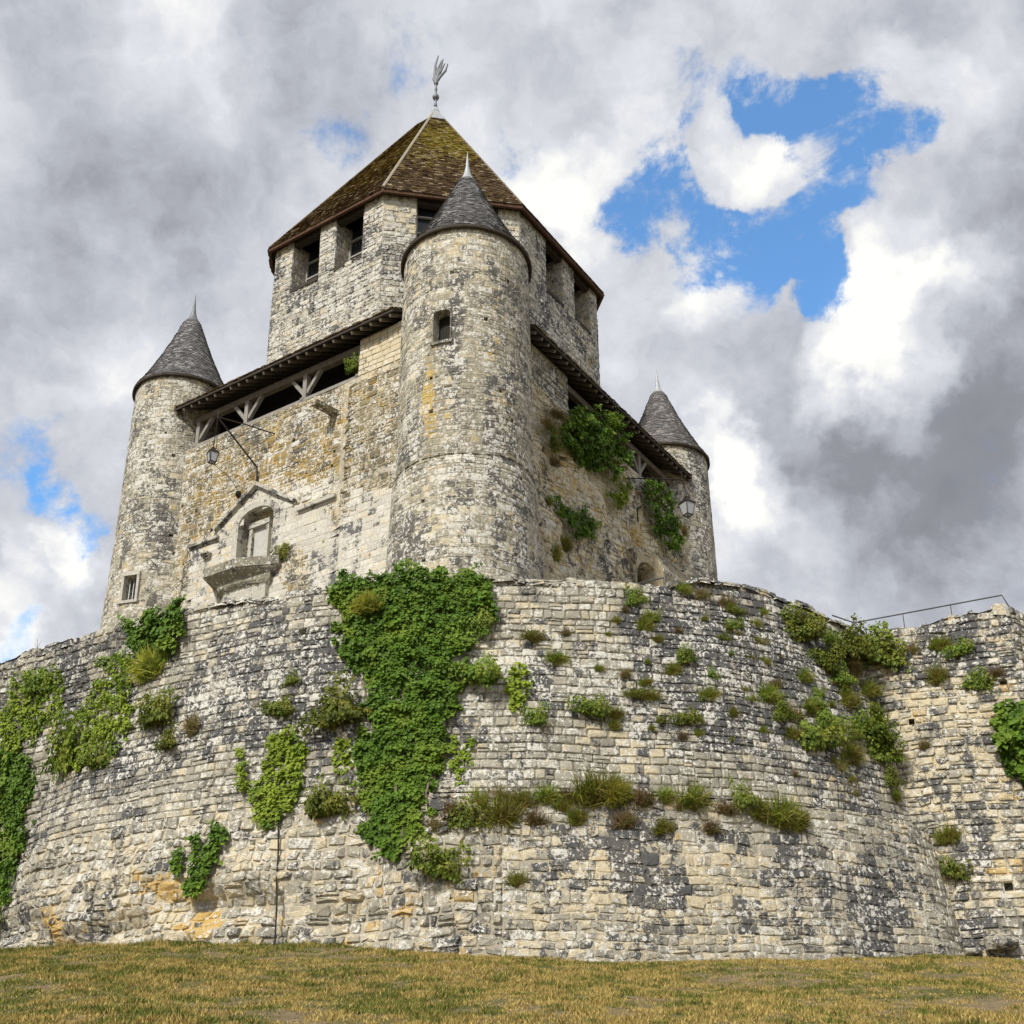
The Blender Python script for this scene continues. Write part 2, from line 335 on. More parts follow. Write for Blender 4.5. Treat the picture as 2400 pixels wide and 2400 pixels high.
def leaf_mat(name, c1, c2, c3, sc=1.2, rnd=False):
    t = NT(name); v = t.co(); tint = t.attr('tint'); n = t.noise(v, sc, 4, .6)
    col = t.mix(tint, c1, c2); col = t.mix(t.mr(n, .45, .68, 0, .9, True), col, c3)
    if rnd:
        oi = t.N('ShaderNodeObjectInfo'); hs = t.N('ShaderNodeHueSaturation'); t.plug(hs.inputs['Color'], col)
        t.plug(hs.inputs['Hue'], t.mr(oi.outputs['Random'], 0, 1, .475, .515)); t.plug(hs.inputs['Value'], t.mr(oi.outputs['Random'], 0, 1, .75, 1.25)); col = hs.outputs[0]
    t.b.inputs['Subsurface Weight'].default_value = 0.0
    m = t.fin(col, .6, 0, .3)
    # light passing through thin leaves
    tr = t.N('ShaderNodeBsdfTranslucent'); t.plug(tr.inputs[0], col); ms = t.N('ShaderNodeMixShader'); ms.inputs[0].default_value = .25
    t.nt.links.new(t.b.outputs[0], ms.inputs[1]); t.nt.links.new(tr.outputs[0], ms.inputs[2]); t.nt.links.new(ms.outputs[0], t.out.inputs[0])
    return m
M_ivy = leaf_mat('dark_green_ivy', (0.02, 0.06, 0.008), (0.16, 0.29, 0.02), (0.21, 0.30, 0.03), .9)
M_ivy_y = leaf_mat('yellow_green_ivy', (0.11, 0.19, 0.015), (0.36, 0.44, 0.04), (0.08, 0.16, 0.015), .9)
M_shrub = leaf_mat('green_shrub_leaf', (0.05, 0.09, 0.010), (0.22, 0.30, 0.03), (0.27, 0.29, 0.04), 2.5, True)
M_olive = leaf_mat('olive_grass', (0.08, 0.12, 0.012), (0.30, 0.34, 0.04), (0.27, 0.23, 0.05), 2.5, True)
M_yellow = leaf_mat('yellow_green_stems', (0.22, 0.24, 0.03), (0.45, 0.42, 0.05), (0.14, 0.2, 0.03), 2.5, True)
M_dry = leaf_mat('dry_brown_stems', (0.13, 0.09, 0.035), (0.30, 0.22, 0.09), (0.16, 0.16, 0.04), 2.5, True)

# ---------------------------------------------------------------- key dimensions of the place
YAW = radians(33.03)
eR = np.array([sin(YAW), cos(YAW), 0]); eL = np.array([-cos(YAW), sin(YAW), 0]); eZ = np.array([0, 0, 1.])
T0 = np.array([-1.88, 35, 0]); T1 = T0 + eL * 15.69; T2 = T0 + eR * 17.41 + eL * 0.43
CC = T0 + eL * (15.69 / 2 + .42) + eR * (17.41 / 2 - .33)
Z_EAVE, Z_TIP = 29.0, 34.72
BC = np.array([-1.0, 45.0])
def plane_hit(X, Y, P, n):
    r = ray(X, Y); t = np.dot(P, n) / (r @ n); return r * (t[..., None] if r.ndim > 1 else t)
# left face of the keep: s along eL, w outward (-eR);  right face: s along eR, w outward (-eL)
def LP(s, w, z): return T0 + eL * s - eR * w + eZ * z
def RP(s, w, z): return T0 + eR * s - eL * w + eZ * z
def Lsz(X, Y, w):
    p = plane_hit(X, Y, T0 - eR * w, -eR); return float((p - T0) @ eL), float(p[2])
def Rsz(X, Y, w):
    p = plane_hit(X, Y, T0 - eL * w, -eL); return float((p - T0) @ eR), float(p[2])

# the retaining walls round the mound
LEDGE_Z = 6.55
def ledge_amt(x, y):
    az = np.degrees(np.arctan2(x - BC[0], -(y - BC[1])))      # 0 = towards the camera, + = right
    return np.clip((az + 9) / 4, 0, 1) * np.clip((45 - az) / 8, 0, 1)
def bast_R(z, x, y):
    r = 17 + (13 - np.asarray(z, float)) * 0.165
    led = ledge_amt(x, y) * np.clip((LEDGE_Z + .03 - z) / .06, 0, 1) * 0.80
    return r + led
LW_P, LW_D = np.array([-12.3, 32.2]), np.array([-cos(radians(28)), sin(radians(28))]); LW_N = np.array([-sin(radians(28)), -cos(radians(28))]); LW_B = 0.03
RW_P, RW_D = np.array([10.8, 32.5]), np.array([.9506, -.3104]); RW_N = np.array([-.3104, -.9506]); RW_B = 0.14
RW_T1 = 4.05
RS_D = np.array([.72, .694]); RS_N = np.array([.694, -.72])
def wall_field(P):
    x, y, z = P[..., 0], P[..., 1], P[..., 2]
    fb = np.hypot(x - BC[0], y - BC[1]) - bast_R(z, x, y)
    q = np.stack([x, y], -1)
    dl = (q - LW_P) @ LW_N - LW_B * (13 - z); tl = (q - LW_P) @ LW_D
    fl = np.where(tl > -2, dl, 9.); fl = np.where((dl < -3), 9., fl)
    dr = (q - RW_P) @ RW_N - RW_B * (13 - z); tr = (q - RW_P) @ RW_D
    fr = np.where((tr > -2) & (tr < RW_T1 + .2), dr, 9.); fr = np.where(dr < -3, 9., fr)
    f = np.stack([fb, fl, fr], 0); return f.min(0), f.argmin(0)
def wall_hit(X, Y):
    r = ray(np.atleast_1d(X), np.atleast_1d(Y)); ts = np.arange(18, 60, .08); out = np.full(len(r), np.nan); lo = np.full(len(r), 18.); 
    for t in ts:
        f, _ = wall_field(r * t); hit = (f < 0) & np.isnan(out); out[hit] = t
    hi = out.copy(); lo = hi - .08
    for _ in range(12):
        mid = (lo + hi) / 2; f, _ = wall_field(r * mid[:, None]); ins = f < 0; hi = np.where(ins, mid, hi); lo = np.where(ins, lo, mid)
    P = r * hi[:, None]; _, k = wall_field(P); d = P[:, :2] - BC; d /= np.linalg.norm(d, axis=1, keepdims=True)
    Nn = np.concatenate([d, np.full((len(P), 1), .16)], 1)
    Nn[k == 1] = np.r_[LW_N, .03]; Nn[k == 2] = np.r_[RW_N, .14]
    return P, Nn / np.linalg.norm(Nn, axis=1, keepdims=True)

# ---------------------------------------------------------------- weathering (stains, lichen and fresh stone with places of their own) and some painted shade
def in_poly(x, y, poly):
    ins = np.zeros(len(x), bool); n = len(poly); j = n - 1
    for i in range(n):
        xi, yi = poly[i]; xj, yj = poly[j]; c = ((yi > y) != (yj > y)) & (x < (xj - xi) * (y - yi) / (yj - yi + 1e-9) + xi); ins ^= c; j = i
    return ins
def make_blobs(lst, hit):
    out = []
    for (X, Y, rx, ry, kind, amp) in lst:
        P, Nn = hit(np.array([X]), np.array([Y])); P = P[0]; Nn = Nn[0]
        if not np.isfinite(P).all(): continue
        d = P @ fwd; h = np.cross([0, 0, 1.], Nn); h /= np.linalg.norm(h)
        fx = max(.35, abs(h @ cr)); 
        out.append((P, h, rx * d / FPX / fx, ry * d / FPX / max(.4, abs(np.cross(Nn, h) @ cu)), kind, amp))
    return out
def weather_and_shade(P, base, blobs, jit=None):
    A = {k: np.full(len(P), float(base.get(k, 0))) for k in ('dk', 'wh', 'oc', 'cr', 'ms')}
    if jit is not None: P = P + jit
    for (C, h, rx, rz, kind, amp) in blobs:
        d = P - C; a = d @ h; rest = d - np.outer(a, h); b = np.linalg.norm(rest, axis=1)
        A[kind] += amp * np.exp(-(a / rx) ** 2 - (b / rz) ** 2)
    return A

# ---------------------------------------------------------------- masonry generator
def masonry(S, u0, u1, v0, v1, ch=.28, sl=.42, holes=(), pockets=(), vtop=None, gap=.025, depth=.05, rough=.02, wob=.0, base=None, blobs=(), split=.15, hvar=.22, back=True, backoff=-.03,
            uv_ok=None, style=None, fine_u=.6, fine_v=.5, mb=None, bmb=None, seed=1):
    """S(u, v) -> point (n,3), normal (n,3). Every stone is its own rounded block in one mesh, over a mortar sheet."""
    R = np.random.default_rng(seed); base = base or {}
    mb = mb or MB(); bmb = bmb or MB(); allh = list(holes) + list(pockets)
    br = sorted(set([v0, v1] + [v for h in allh for v in (h[2], h[3]) if v0 < v < v1]))
    cour = []
    for a, b in zip(br[:-1], br[1:]):
        n = max(1, int(round((b - a) / ch))); w = 1 + R.uniform(-hvar, hvar, n); w = np.cumsum(w) / w.sum(); e = np.r_[a, a + (b - a) * w]
        cour += list(zip(e[:-1], e[1:]))
    Q = []
    for (va, vb) in cour:
        ua = u0 - R.uniform(0, sl); hs = [h for h in allh if h[2] < (va + vb) / 2 < h[3]]; k = ch * R.uniform(.85, 1.15)
        while ua < u1:
            ub = ua + sl * R.uniform(.55, 1.55) * (1.0 if style != 'rubble' else R.uniform(.6, 1.3))
            segs = [(max(ua, u0), min(ub, u1))]
            for h in hs:
                ns = []
                for (a, b) in segs:
                    if b <= h[0] or a >= h[1]: ns.append((a, b))
                    else:
                        if a < h[0] - .06: ns.append((a, h[0]))
                        if b > h[1] + .06: ns.append((h[1], b))
                segs = ns
            for (a, b) in segs:
                if b - a < .07: continue
                if R.random() < split and (vb - va) > .16:
                    m = va + (vb - va) * R.uniform(.35, .65); Q.append((a, b, va, m)); Q.append((a, b, m, vb))
                else: Q.append((a, b, va, vb))
            ua = ub
    Q = np.array(Q); uc = (Q[:, 0] + Q[:, 1]) / 2; vc = (Q[:, 2] + Q[:, 3]) / 2
    keep = np.ones(len(Q), bool)
    if vtop is not None: keep &= vc < vtop(uc) + R.uniform(-.05, .07, len(Q))
    if uv_ok is not None: keep &= uv_ok(uc, vc)
    Q = Q[keep]; uc = uc[keep]; vc = vc[keep]; n = len(Q)
    hu = (Q[:, 1] - Q[:, 0]) / 2 - gap / 2; hv = (Q[:, 3] - Q[:, 2]) / 2 - gap / 2; hv = np.maximum(hv, .02); hu = np.maximum(hu, .03)
    c = R.uniform(.12, .45, (n, 4)) if style != 'ashlar' else R.uniform(.04, .12, (n, 4)); r = np.minimum(hu, hv)[:, None] * c
    tx = np.stack([-hu, -hu + r[:, 0], hu - r[:, 1], hu, hu, hu - r[:, 2], -hu + r[:, 3], -hu], 1)
    ty = np.stack([-hv + r[:, 0], -hv, -hv, -hv + r[:, 1], hv - r[:, 2], hv, hv, hv - r[:, 3]], 1)
    jj = (.10 if style != 'ashlar' else .03) * (2 if style == 'rubble' else 1)
    tx += R.normal(0, jj, (n, 8)) * np.minimum(hu, hv)[:, None]; ty += R.normal(0, jj, (n, 8)) * np.minimum(hu, hv)[:, None]
    prot = R.uniform(-.3, 1, n) * rough + (R.random(n) < .06) * R.uniform(0, 1.5, n) * rough
    sc = .80 if style != 'ashlar' else .9
    px = np.concatenate([tx, tx * sc, np.zeros((n, 1)) + R.normal(0, .2, (n, 1)) * hu[:, None]], 1) + uc[:, None]
    py = np.concatenate([ty, ty * sc, np.zeros((n, 1)) + R.normal(0, .2, (n, 1)) * hv[:, None]], 1) + vc[:, None]
    off = np.concatenate([np.full((n, 8), -depth), prot[:, None] + R.normal(0, rough * .35, (n, 8)), (prot + rough * R.uniform(0, 1, n))[:, None]], 1)
    if wob: py = py + wob * (np.sin(px * .9 + 1) + .6 * np.sin(px * 2.3 + vc[:, None] * .5) + .4 * np.sin(px * 5.1 + vc[:, None]))
    P, Nn = S(px.ravel(), py.ravel()); V = P + Nn * off.ravel()[:, None]
    b = (np.arange(n) * 17)[:, None]; k = np.arange(8); k2 = (k + 1) % 8
    qf = np.stack([b + k, b + k2, b + 8 + k2, b + 8 + k], -1).reshape(-1, 4); tf = np.stack([b + 8 + k, b + 8 + k2, b + 16 + 0 * k], -1).reshape(-1, 3)
    Pc, Nc = S(uc, vc); A = weather_and_shade(Pc + R.normal(0, .12, Pc.shape), base, blobs)
    st = R.normal(0, 1, n); A['dk'] += .13 * st; A['wh'] += R.normal(0, .16, n); A['oc'] += R.normal(0, .10, n); A['cr'] += R.normal(0, .12, n)
    A = {q: np.repeat(a, 17) for q, a in A.items()}; A['tint'] = np.repeat(R.random(n), 17)
    mb.add(V, [qf, tf], A)
    if back:
        ug = np.unique(np.r_[np.arange(u0, u1, fine_u), u1, [h[i] for h in allh for i in (0, 1)]]); ug = ug[(ug >= u0) & (ug <= u1)]
        vg = np.unique(np.r_[np.arange(v0, v1, fine_v), v1, [h[i] for h in allh for i in (2, 3)]]); vg = vg[(vg >= v0) & (vg <= v1)]
        U, Vv = np.meshgrid(ug, vg, indexing='ij')
        Vc = np.minimum(Vv, (vtop(U) - .04) if vtop is not None else 1e9)
        P, Nn = S(U.ravel(), Vc.ravel()); BV = P + Nn * backoff
        I = np.arange(U.size).reshape(U.shape); f = np.stack([I[:-1, :-1], I[1:, :-1], I[1:, 1:], I[:-1, 1:]], -1).reshape(-1, 4)
        um = ((U[:-1, :-1] + U[1:, 1:]) / 2).ravel(); vm = ((Vv[:-1, :-1] + Vv[1:, 1:]) / 2).ravel(); ok = np.ones(len(f), bool)
        for h in allh: ok &= ~((um > h[0]) & (um < h[1]) & (vm > h[2]) & (vm < h[3]))
        if vtop is not None: ok &= (Vv[:-1, :-1].ravel() < vtop(um) - .04)
        if uv_ok is not None: ok &= uv_ok(um, vm)
        BA = weather_and_shade(BV, {q: base.get(q, 0) * .6 for q in base}, blobs); BA['tint'] = np.full(len(BV), .5)
        bmb.add(BV, [f[ok]], BA)
    for h in pockets:
        d = h[4] if len(h) > 4 else .4
        cu_ = np.array([h[0], h[1], h[1], h[0]]); cv = np.array([h[2], h[2], h[3], h[3]]); P, Nn = S(cu_, cv)
        V = np.concatenate([P + Nn * .0, P - Nn * d]); bmb.add(V, [(0, 4, 5, 1), (1, 5, 6, 2), (2, 6, 7, 3), (3, 7, 4, 0), (4, 7, 6, 5)], {'dk': np.full(8, .3), 'tint': np.full(8, .3)})
    return mb, bmb

def tiles(S, rows, width, step, thick=.025, seed=2, ms=None, jit=.15):
    """rows: list of (v, ua, ub, metres per u). overlapping small tiles"""
    R = np.random.default_rng(seed); T = []
    for i, (v, ua, ub, mpu) in enumerate(rows):
        L = (ub - ua) * mpu; n = max(2, int(L / width)); e = ua + (ub - ua) * (np.arange(n + 1) + (.5 if i % 2 else 0) - .25 + R.uniform(-jit, jit, n + 1) * .5) / n
        e = np.clip(e, ua, ub)
        for a, b in zip(e[:-1], e[1:]):
            if (b - a) * mpu > .03: T.append((a, b, v + R.normal(0, step * .06), R.random()))
    T = np.array(T); n = len(T); g = (T[:, 1] - T[:, 0]) * .03
    th = thick * R.uniform(.6, 1.6, n)
    us = np.stack([T[:, 0] + g, T[:, 1] - g, T[:, 1] - g, T[:, 0] + g, T[:, 0] + g, T[:, 1] - g], 1)
    vs = np.stack([T[:, 2], T[:, 2] + R.normal(0, step * .05, n), T[:, 2] + step * 1.25, T[:, 2] + step * 1.25, T[:, 2], T[:, 2]], 1)
    of = np.stack([th, th * R.uniform(.8, 1.2, n), th * 0, th * 0, th * 0 - .01, th * 0 - .01], 1)
    P, Nn = S(us.ravel(), vs.ravel()); V = P + Nn * of.ravel()[:, None]; b = (np.arange(n) * 6)[:, None]
    f = np.concatenate([b + np.array([[0, 1, 2, 3]]), b + np.array([[4, 5, 1, 0]])]); A = {'tint': np.repeat(T[:, 3], 6)}
    if ms is not None: A['ms'] = ms(V)
    return V, [f], A

def cyl_surface(c, rf):
    def S(u, v):
        r = rf(v); P = np.stack([c[0] + r * np.cos(u), c[1] + r * np.sin(u), v], -1); Nn = np.stack([np.cos(u), np.sin(u), 0 * u], -1); return P, Nn
    return S
def scaled(S, k):
    def S2(u, v): return S(u / k, v)
    return S2
def plane_surface(O, D, n, wf=None):
    O = np.array([O[0], O[1], 0.]); D3 = np.array([D[0], D[1], 0.]); n3 = np.array([n[0], n[1], 0.])
    def S(u, v):
        w = wf(u, v) if wf else 0 * u
        return O + np.outer(u, D3) + np.outer(w, n3) + np.outer(v, eZ), np.tile(n3, (len(u), 1))
    return S
def cyl_hit(c, r):
    def h(X, Y):
        d = ray(X, Y); a = d[:, 0] ** 2 + d[:, 1] ** 2; b = -2 * (d[:, 0] * c[0] + d[:, 1] * c[1]); q = c[0] ** 2 + c[1] ** 2 - r * r
        disc = b * b - 4 * a * q; t = (-b - np.sqrt(np.maximum(disc, 0))) / (2 * a); P = d * t[:, None]; Nn = P - np.array([c[0], c[1], 0]); Nn[:, 2] = 0
        return P, Nn / np.linalg.norm(Nn, axis=1, keepdims=True)
    return h
def pl_hit(P0, n):
    n = np.asarray(n, float)
    def h(X, Y):
        P = plane_hit(np.asarray(X, float), np.asarray(Y, float), P0, n); return P, np.tile(n, (len(P), 1))
    return h

# ================================================================ GROUND
BASEPTS = [(-60, 4.2), (-43, 3.65), (-38, 3.5), (-14, 3.15), (0, 2.86), (11, 2.7), (23, 2.84), (40, 3.18), (55, 3.35), (90, 3.6)]
def ground_h(x, y):
    dx, dy = x - BC[0], y - BC[1]; r = np.hypot(dx, dy); az = np.degrees(np.arctan2(dx, -dy))
    b = np.interp(az, [p[0] for p in BASEPTS], [p[1] for p in BASEPTS])
    d = r - 18.6; s = 0.165 * d + 0.10 * np.clip(d, 0, 3) ** 1.5 * .1
    h = b - s
    h = np.where(h < -1.0, -1.0 - 0.62 * (1 - np.exp(np.clip(-1 * (-1.0 - h) / .62, -50, 0))), h)
    bump = .05 * np.sin(x * .9 + y * .4) + .04 * np.sin(x * .35 - y * .8 + 1) + .03 * np.sin(2.1 * x + 1.3 * y)
    return np.where(r < 18, b + .05, h + bump * np.clip(d / 3, 0, 1))
def build_ground():
    xs = np.unique(np.r_[-600, -300, -150, -80, np.arange(-50, 50.1, .35), 80, 150, 300, 600]); ys = np.unique(np.r_[-400, -200, -80, -40, -20, np.arange(-5, 70, .35), 100, 160, 300, 700])
    X, Y = np.meshgrid(xs, ys, indexing='ij'); Z = ground_h(X, Y); I = np.arange(X.size).reshape(X.shape)
    f = np.stack([I[:-1, :-1], I[1:, :-1], I[1:, 1:], I[:-1, 1:]], -1).reshape(-1, 4)
    t = NT('dry_lawn_soil'); v = t.co(); n = t.noise(v, .9, 6, .62, .2); n2 = t.noise(v, 9, 8, .7)
    col = t.mix(t.mr(n2, .3, .7), (0.13, 0.095, 0.055), (0.30, 0.235, 0.14)); col = t.mix(t.mr(n, .42, .62, 0, .8, True), col, (0.085, 0.095, 0.025))
    t.bump(n2, .8, .06); m = t.fin(col, .95, 0, .1)
    mb = MB(); mb.add(np.stack([X.ravel(), Y.ravel(), Z.ravel()], 1), [f]); o = mb.build('ground', m, smooth=True); tag(o, 'sloping dry ground below the round wall', None, None, 'structure')
build_ground()
def vnoise(x, y, sc, seed):
    R = np.random.default_rng(seed); G = R.random((128, 128)); x = x * sc; y = y * sc; i = np.floor(x).astype(int); j = np.floor(y).astype(int); fx = x - i; fy = y - j
    fx = fx * fx * (3 - 2 * fx); fy = fy * fy * (3 - 2 * fy); g = lambda a, b: G[a % 128, b % 128]
    return (g(i, j) * (1 - fx) + g(i + 1, j) * fx) * (1 - fy) + (g(i, j + 1) * (1 - fx) + g(i + 1, j + 1) * fx) * fy
def build_grass():
    n = 760000; R = np.random.default_rng(11)
    y = R.uniform(9.5, 31, n) ; x = R.uniform(-1, 1, n) * (y * .52 + 3) - .5
    dns = .5 * vnoise(x, y, 2.6, 4) + .35 * vnoise(x, y, .7, 5) + .35 * vnoise(x, y, 6.5, 6)
    ok = (np.hypot(x - BC[0], y - BC[1]) > 18.35) & (dns + R.normal(0, .1, n) > .455)
    x, y = x[ok], y[ok]; n = len(x); z = ground_h(x, y)
    h = R.uniform(.02, .05, n) * (.6 + 1.4 * np.clip((dns[ok] - .5) * 3, 0, 1)); w = R.uniform(.005, .010, n) * (1 + .2 * (y / 14)); a = R.uniform(0, 2 * pi, n); h = h * (1 + 1.6 * (np.hypot(x - BC[0], y - BC[1]) < 19.1 + .3 * vnoise(x, y, 1.2, 2)) * R.random(n)); ln = R.uniform(.2, 1.3, n) * h; b = R.uniform(0, 2 * pi, n)
    V = np.stack([np.stack([x - w * np.cos(a), y - w * np.sin(a), z - .01], 1), np.stack([x + w * np.cos(a), y + w * np.sin(a), z - .01], 1), np.stack([x + ln * np.cos(b), y + ln * np.sin(b), z + h], 1)], 1).reshape(-1, 3)
    gr = vnoise(x, y, .6, 8) * .35 + vnoise(x, y, 2.6, 9) * .65 + .5 * (vnoise(x, y, 7, 3) - .5)
    gr = gr + np.clip((-x - 2) / 9, 0, 1) * .14 - np.clip((x - 1) / 9, 0, 1) * .03
    gr = np.clip((gr - .475) * 7, 0, 1) * (R.random(n) < .8)
    F = np.arange(3 * n).reshape(-1, 3)
    t = NT('dry_and_green_grass'); v = t.attr('grn'); ti = t.attr('tint')
    dry = t.mix(ti, (0.15, 0.105, 0.028), (0.62, 0.47, 0.15)); g = t.mix(ti, (0.03, 0.05, 0.006), (0.19, 0.22, 0.035)); m = t.fin(t.mix(v, dry, g), .7, 0, .2)
    mb = MB(); mb.add(V, [F], {'grn': np.repeat(gr, 3), 'tint': np.repeat(R.random(n), 3)}); o = mb.build('dry_grass', m)
    tag(o, 'short dry yellow grass with green patches growing below the wall', 'grass', None, 'stuff')
build_grass()

# ================================================================ RETAINING WALLS
WB = make_blobs([
    # clean pale zone right of the ivy
    (990, 1150, 110, 60, 'dk', -.45), (980, 1180, 130, 90, 'cr', .25), (1000, 1260, 120, 60, 'wh', .22), (1090, 1140, 90, 50, 'dk', -.35), (900, 1310, 80, 60, 'wh', .2), (900, 1230, 60, 80, 'dk', -.4),
    (960, 1330, 120, 50, 'dk', -.2), (1150, 1280, 100, 50, 'wh', .15),
    # dark weathered crown; thin strips paint the shadow under the ledge
    (500, 1230, 150, 60, 'dk', .22), (560, 1330, 120, 60, 'dk', .22), (420, 1340, 100, 60, 'dk', .12), (1200, 1590, 200, 14, 'dk', .35), (1000, 1575, 120, 12, 'dk', .3), (1420, 1590, 100, 14, 'dk', .3),
    (540, 1240, 160, 60, 'dk', .22), (480, 1400, 160, 50, 'dk', .16), (200, 1440, 160, 50, 'dk', .18), (1400, 1230, 220, 80, 'dk', .16), (1480, 1330, 200, 90, 'dk', .12), (100, 1300, 160, 60, 'dk', .15), (300, 1250, 60, 60, 'dk', .1),
    (520, 1220, 150, 50, 'dk', .30), (560, 1300, 140, 60, 'dk', .25), (430, 1180, 80, 40, 'dk', .2), (600, 1400, 100, 40, 'dk', .2), (280, 1400, 130, 50, 'dk', .22), (200, 1470, 120, 30, 'dk', .22), (430, 1410, 90, 30, 'dk', .2),
    (1350, 1170, 200, 60, 'dk', .38), (1300, 1260, 160, 70, 'dk', .30), (1500, 1250, 140, 80, 'dk', .35), (1450, 1380, 200, 60, 'dk', .28), (1250, 1360, 120, 50, 'dk', .25), (1620, 1350, 60, 120, 'dk', .3), (1600, 1480, 70, 80, 'dk', .22),
    (100, 1250, 160, 40, 'dk', .30), (150, 1330, 100, 60, 'dk', .15), (450, 1290, 100, 50, 'wh', .24), (390, 1330, 50, 40, 'wh', .24), (560, 1250, 110, 60, 'wh', .08), (1380, 1300, 200, 100, 'wh', .10),
    # pale middle belt
    (1150, 1440, 260, 60, 'dk', -.25), (1350, 1480, 200, 45, 'dk', -.25), (1150, 1440, 260, 60, 'cr', .12), (1560, 1540, 120, 60, 'dk', -.2),
    (330, 1500, 260, 60, 'dk', -.25), (330, 1520, 260, 80, 'cr', .12), (480, 1600, 200, 80, 'dk', -.2),
    # base left: fresh yellow core showing
    (330, 1690, 60, 22, 'oc', 1.1), (370, 1740, 45, 30, 'oc', 1.1), (280, 1680, 60, 16, 'oc', .8), (90, 1750, 50, 30, 'oc', 1.1), (780, 1700, 60, 20, 'oc', .3), (1000, 1720, 60, 20, 'oc', .2), (150, 1770, 60, 20, 'oc', .5), (440, 1730, 60, 25, 'oc', .45), (250, 1640, 200, 60, 'cr', .3), (300, 1740, 260, 50, 'cr', .45),
    (600, 1740, 160, 40, 'oc', .22), (760, 1720, 120, 50, 'oc', .25), (700, 1640, 80, 30, 'oc', .2), (820, 1770, 120, 16, 'dk', .25), (950, 1790, 150, 18, 'oc', .35), (640, 1600, 140, 60, 'cr', .2),
    (330, 1590, 200, 40, 'wh', .15), (150, 1600, 100, 40, 'wh', .1), (100, 1650, 100, 30, 'dk', .18), (330, 1640, 100, 14, 'dk', .2),
    # base right: cream with dark patches
    (1250, 1680, 330, 110, 'cr', .55), (1130, 1640, 60, 40, 'cr', .3), (1060, 1590, 90, 28, 'dk', .55), (1090, 1650, 50, 40, 'dk', .60), (1200, 1600, 60, 35, 'dk', .55), (1290, 1670, 110, 16, 'dk', .75), (1200, 1700, 60, 20, 'dk', .55),
    (1250, 1740, 90, 28, 'dk', .5), (1440, 1640, 60, 30, 'dk', .4), (1400, 1730, 50, 26, 'dk', .45), (1500, 1600, 120, 22, 'dk', .35), (1660, 1700, 80, 80, 'dk', .62), (1560, 1660, 70, 40, 'dk', .3), (1700, 1620, 40, 60, 'dk', .35), (1600, 1770, 120, 22, 'dk', .4),
    (1450, 1570, 120, 16, 'dk', .5), (1150, 1775, 120, 16, 'dk', .3), (1560, 1620, 60, 30, 'cr', .3), (960, 1650, 50, 30, 'oc', .2), (1350, 1600, 30, 30, 'cr', .2), (1000, 1780, 140, 20, 'ms', .35), (1150, 1790, 60, 10, 'ms', .3),
    (1000, 1560, 200, 12, 'ms', .45), (1250, 1545, 240, 10, 'ms', .5),
    (1660, 1700, 80, 80, 'dk', .2), (1580, 1720, 90, 50, 'dk', .3), (1130, 1600, 90, 24, 'dk', .25), (1090, 1650, 50, 40, 'dk', .25), (1290, 1670, 110, 14, 'dk', .3), (1420, 1720, 40, 30, 'dk', .25), (1500, 1450, 150, 50, 'dk', .1),
    # wall on the right
    (1800, 1230, 130, 45, 'dk', .55), (1880, 1250, 60, 90, 'dk', .35), (1780, 1400, 130, 160, 'cr', .35), (1830, 1640, 90, 80, 'cr', .40), (1760, 1480, 100, 100, 'oc', .10), (1800, 1300, 90, 40, 'cr', .2), (1910, 1560, 30, 30, 'dk', .1), (1900, 1630, 30, 14, 'oc', .9), (1915, 1490, 20, 24, 'oc', .7),
    (1830, 1740, 80, 14, 'dk', .55), (1890, 1770, 60, 14, 'dk', .7), (1820, 1560, 90, 40, 'dk', .12), (1890, 1290, 20, 14, 'oc', .8), (1840, 1430, 60, 40, 'dk', .1),
], wall_hit)
TOPPIX = [(300, 1165), (360, 1150), (400, 1137), (430, 1134), (500, 1128), (560, 1117), (630, 1109), (680, 1102), (760, 1095), (860, 1091), (930, 1091), (1000, 1093), (1080, 1095), (1160, 1100), (1235, 1107), (1262, 1100), (1300, 1094), (1340, 1094), (1385, 1098), (1430, 1112), (1480, 1130), (1530, 1147), (1570, 1165), (1600, 1183), (1625, 1200)]
def cone_z(X, Y):
    r = ray(X, Y); ts = np.arange(22, 45, .01); P = r * ts[:, None]; i = np.argmax(np.hypot(P[:, 0] - BC[0], P[:, 1] - BC[1]) - 17 < 0); return P[i]
tp = [cone_z(*q) for q in TOPPIX]; taz = np.array([math.atan2(p[0] - BC[0], -(p[1] - BC[1])) for p in tp]); tz = np.array([p[2] for p in tp])
tz = np.clip(tz, 12.2, 14.0)
UB = 18.0            # metres per radian used along the round wall
def bast_S(u, v):
    a = u / UB; x0 = np.sin(a); y0 = -np.cos(a); r = bast_R(v, BC[0] + x0 * 18, BC[1] + y0 * 18)
    # rough, hollowed footing at the lower left and gentle swelling everywhere
    rr = np.clip((6.0 - v) / 3.0, 0, 1) * np.clip((-a - .05) * 4, 0, 1)
    r = r + rr * (.10 * np.sin(v * 5.2 + 1.4 * np.sin(u * .8)) + .12 * np.sin(u * 1.7 + v * 2.1) + .05 * np.sin(u * 5 + v * 3))
    r = r - rr * .45 * np.exp(-((v - 3.95 - .25 * np.sin(u * .7)) / .45) ** 2)
    r = r + .05 * np.sin(u * .55 + v * .35) + .03 * np.sin(u * 1.4 - v * .8) - .12 * np.clip((v - 11) / 2, 0, 1) * np.clip(np.sin(u * .9 + 2), 0, 1)
    return np.stack([BC[0] + x0 * r, BC[1] + y0 * r, v], -1), np.stack([x0, y0, 0 * x0 + .16], -1)
def bast_top(u): return np.interp(u / UB, taz, tz) + .035 * np.sin(u * 3.1) + .03 * np.sin(u * 7.7 + 1)
